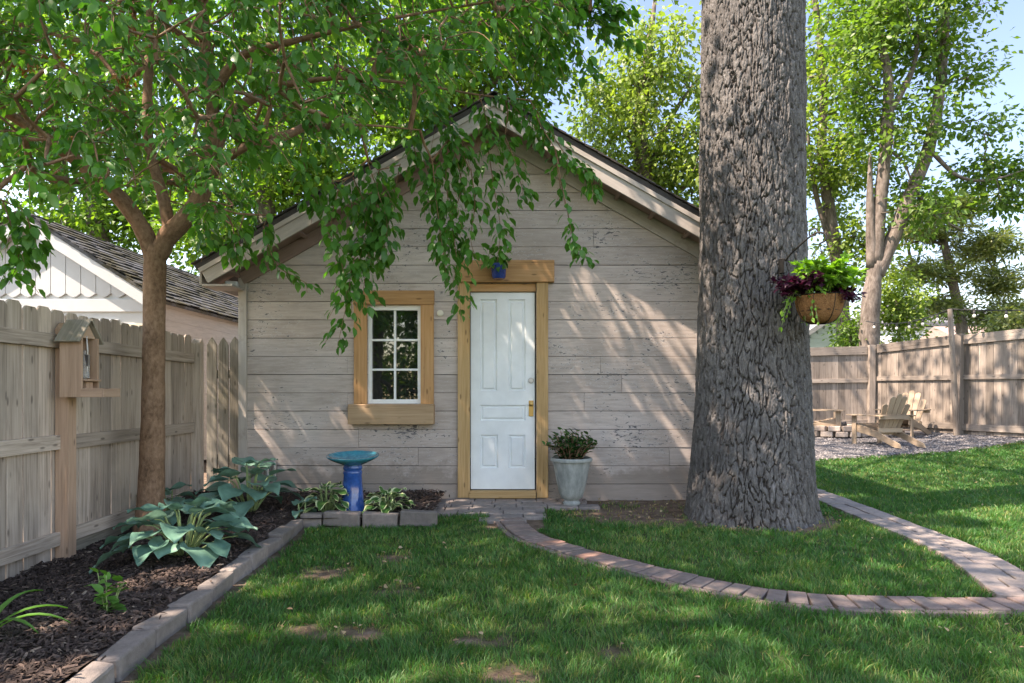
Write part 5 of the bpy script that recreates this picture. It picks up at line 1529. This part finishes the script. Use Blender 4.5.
make_tree('broadleaf_tree', 'bright green tree behind the gap between white garage and shed', 'tree',
          [ST([(275, 480), (272, 280), (262, 160), (270, 60), (265, -40)], Y, [.32, .28, .2, .13, .05]), ST([(264, 170), (310, 110), (340, 60)], Y, [.1, .07, .03])],
          [E(270, 170, Y, 95, 75, 2.2, 4), E(290, 50, Y, 110, 90, 2.4, 4), E(220, 240, Y, 60, 45, 1.8, 1.8), E(330, 190, Y, 60, 50, 1.6, 1.5)], 320, 60, .17, .33, LEAF_B, BARK_F, DI, seed=56, r_tip=.009, r_max=.06, shell=.15)
Y = 18.5
make_tree('broadleaf_tree', 'green tree with grey trunk rising behind the white garage roof', 'tree',
          [ST([(95, 480), (97, 300), (98, 220), (92, 140), (100, 40), (95, -60)], Y, [.36, .32, .29, .24, .15, .06]), ST([(60, 480), (64, 300), (66, 210), (55, 120), (40, 40)], Y, [.24, .2, .18, .13, .05])],
          [E(100, 110, Y, 120, 90, 2.4, 4), E(110, 222, Y, 70, 34, 1.8, 1.7), E(60, 20, Y, 140, 80, 2.4, 3.4), E(-60, 140, Y, 110, 110, 2.4, 3), E(170, 190, Y, 70, 50, 1.8, 1.6)], 390, 58, .18, .35, LEAF_B, BARK_F, DI, seed=57, r_tip=.010, r_max=.06, shell=.15)
# big shade tree of the garden next door: its shade falls over the lawn, its lowest boughs end above the picture
make_tree('shade_tree', 'tall spreading tree in the next garden shading lawn and shed', 'tree',
          [([A([-7.6, 1.2, 0]), A([-7.5, 1.2, 3]), A([-7.0, 1.4, 6]), A([-6.2, 1.6, 9])], [.42, .36, .28, .12]), ([A([-7.3, 1.3, 4.5]), A([-5.2, 1.2, 6.8]), A([-3.6, 1.4, 8.2])], [.2, .14, .05]), ([A([-7.4, 1.2, 4.2]), A([-6.6, 3.6, 6.6]), A([-5.6, 5.2, 8])], [.2, .14, .05])],
          [(-5.6, 1.9, 8.6, 3.7, 3.6, 2.2, 4), (-6.0, 5.0, 7.8, 2.8, 2.4, 2.0, 2.2), (-3.4, .9, 8.6, 2.8, 2.4, 1.5, 1.5), (-3.3, 5.0, 7.7, 1.7, 1.3, .8, .9)], 265, 38, .16, .34, LEAF_OAK, BARK_F, DI, seed=58, r_tip=.011, r_max=.08, shell=.2)  # last ellipsoid: unseen clump added to shade the shed's right wall
# trees behind the viewer, seen mirrored in the shed window
make_tree('garden_tree', 'dark leafy tree across the garden mirrored in the shed window', 'tree',
          [([A([-4.2, -6, 0]), A([-4.1, -6, 2.5]), A([-3.9, -6, 5])], [.3, .25, .1])], [(-4.0, -6, 4.4, 2.8, 2.2, 2.4, 3), (-3.4, -8, 1.8, 3.2, 1.4, 1.7, 2.4)], 190, 60, .2, .36, LEAF_G, BARK_F, DI, seed=59, r_tip=.012, r_max=.07, shell=.2)

# ================================================================== WORLD, SUN, CAMERA
sun_to = norm(A([-1.0, -.36, 1.5])); elev = math.asin(sun_to[2]); az = math.atan2(sun_to[0], sun_to[1])
w = bpy.data.worlds.new('World'); S.world = w; w.use_nodes = True
nt = w.node_tree; bg = nt.nodes['Background']
sk = nt.nodes.new('ShaderNodeTexSky'); sk.sky_type = 'NISHITA'; sk.sun_disc = False; sk.sun_elevation = elev; sk.sun_rotation = az
sk.air_density = 1.2; sk.dust_density = .6; sk.ozone_density = 1.2
nt.links.new(sk.outputs[0], bg.inputs[0]); bg.inputs[1].default_value = .15
# sky ahead of the viewer is multiplied darker and bluer by hand
tc = nt.nodes.new('ShaderNodeTexCoord'); sx3 = nt.nodes.new('ShaderNodeVectorMath'); sx3.operation = 'DOT_PRODUCT'; nt.links.new(tc.outputs['Generated'], sx3.inputs[0]); sx3.inputs[1].default_value = tuple(norm(A([.35, .93, .1])))
mr = nt.nodes.new('ShaderNodeMapRange'); mr.interpolation_type = 'SMOOTHSTEP'; nt.links.new(sx3.outputs['Value'], mr.inputs[0]); mr.inputs[1].default_value = .35; mr.inputs[2].default_value = .9; mr.inputs[3].default_value = 0; mr.inputs[4].default_value = 1
mxs = nt.nodes.new('ShaderNodeMix'); mxs.data_type = 'RGBA'; mxs.blend_type = 'MULTIPLY'; nt.links.new(mr.outputs[0], mxs.inputs[0]); nt.links.new(sk.outputs[0], mxs.inputs[6]); mxs.inputs[7].default_value = (.50, .54, .62, 1)
nt.links.new(mxs.outputs[2], bg.inputs[0])
l = bpy.data.lights.new('sun', 'SUN'); l.energy = 3.9; l.angle = math.radians(.5); l.color = (1, .965, .90)
so = bpy.data.objects.new('sun', l); COL.objects.link(so); so.rotation_euler = Vector(-sun_to).to_track_quat('-Z', 'Y').to_euler(); so.location = (-12, -5, 18)
cam = bpy.data.cameras.new('camera'); co = bpy.data.objects.new('camera', cam); COL.objects.link(co)
co.location = (0, 0, H); co.rotation_euler = (PI / 2, 0, 0); cam.sensor_width = 36; cam.lens = F / 1024 * 36; cam.shift_y = (HY - 341.5) / 1024; cam.clip_end = 500; cam.clip_start = .05
S.camera = co
S.view_settings.view_transform = 'Standard'; S.view_settings.look = 'None'; S.view_settings.exposure = 2.12; S.view_settings.use_white_balance = True; S.view_settings.white_balance_temperature = 7900; S.view_settings.white_balance_tint = 20; S.view_settings.gamma = 1
S.render.engine = 'CYCLES'; S.cycles.use_denoising = True; S.cycles.max_bounces = 8; S.cycles.transparent_max_bounces = 8; S.cycles.sample_clamp_indirect = 6
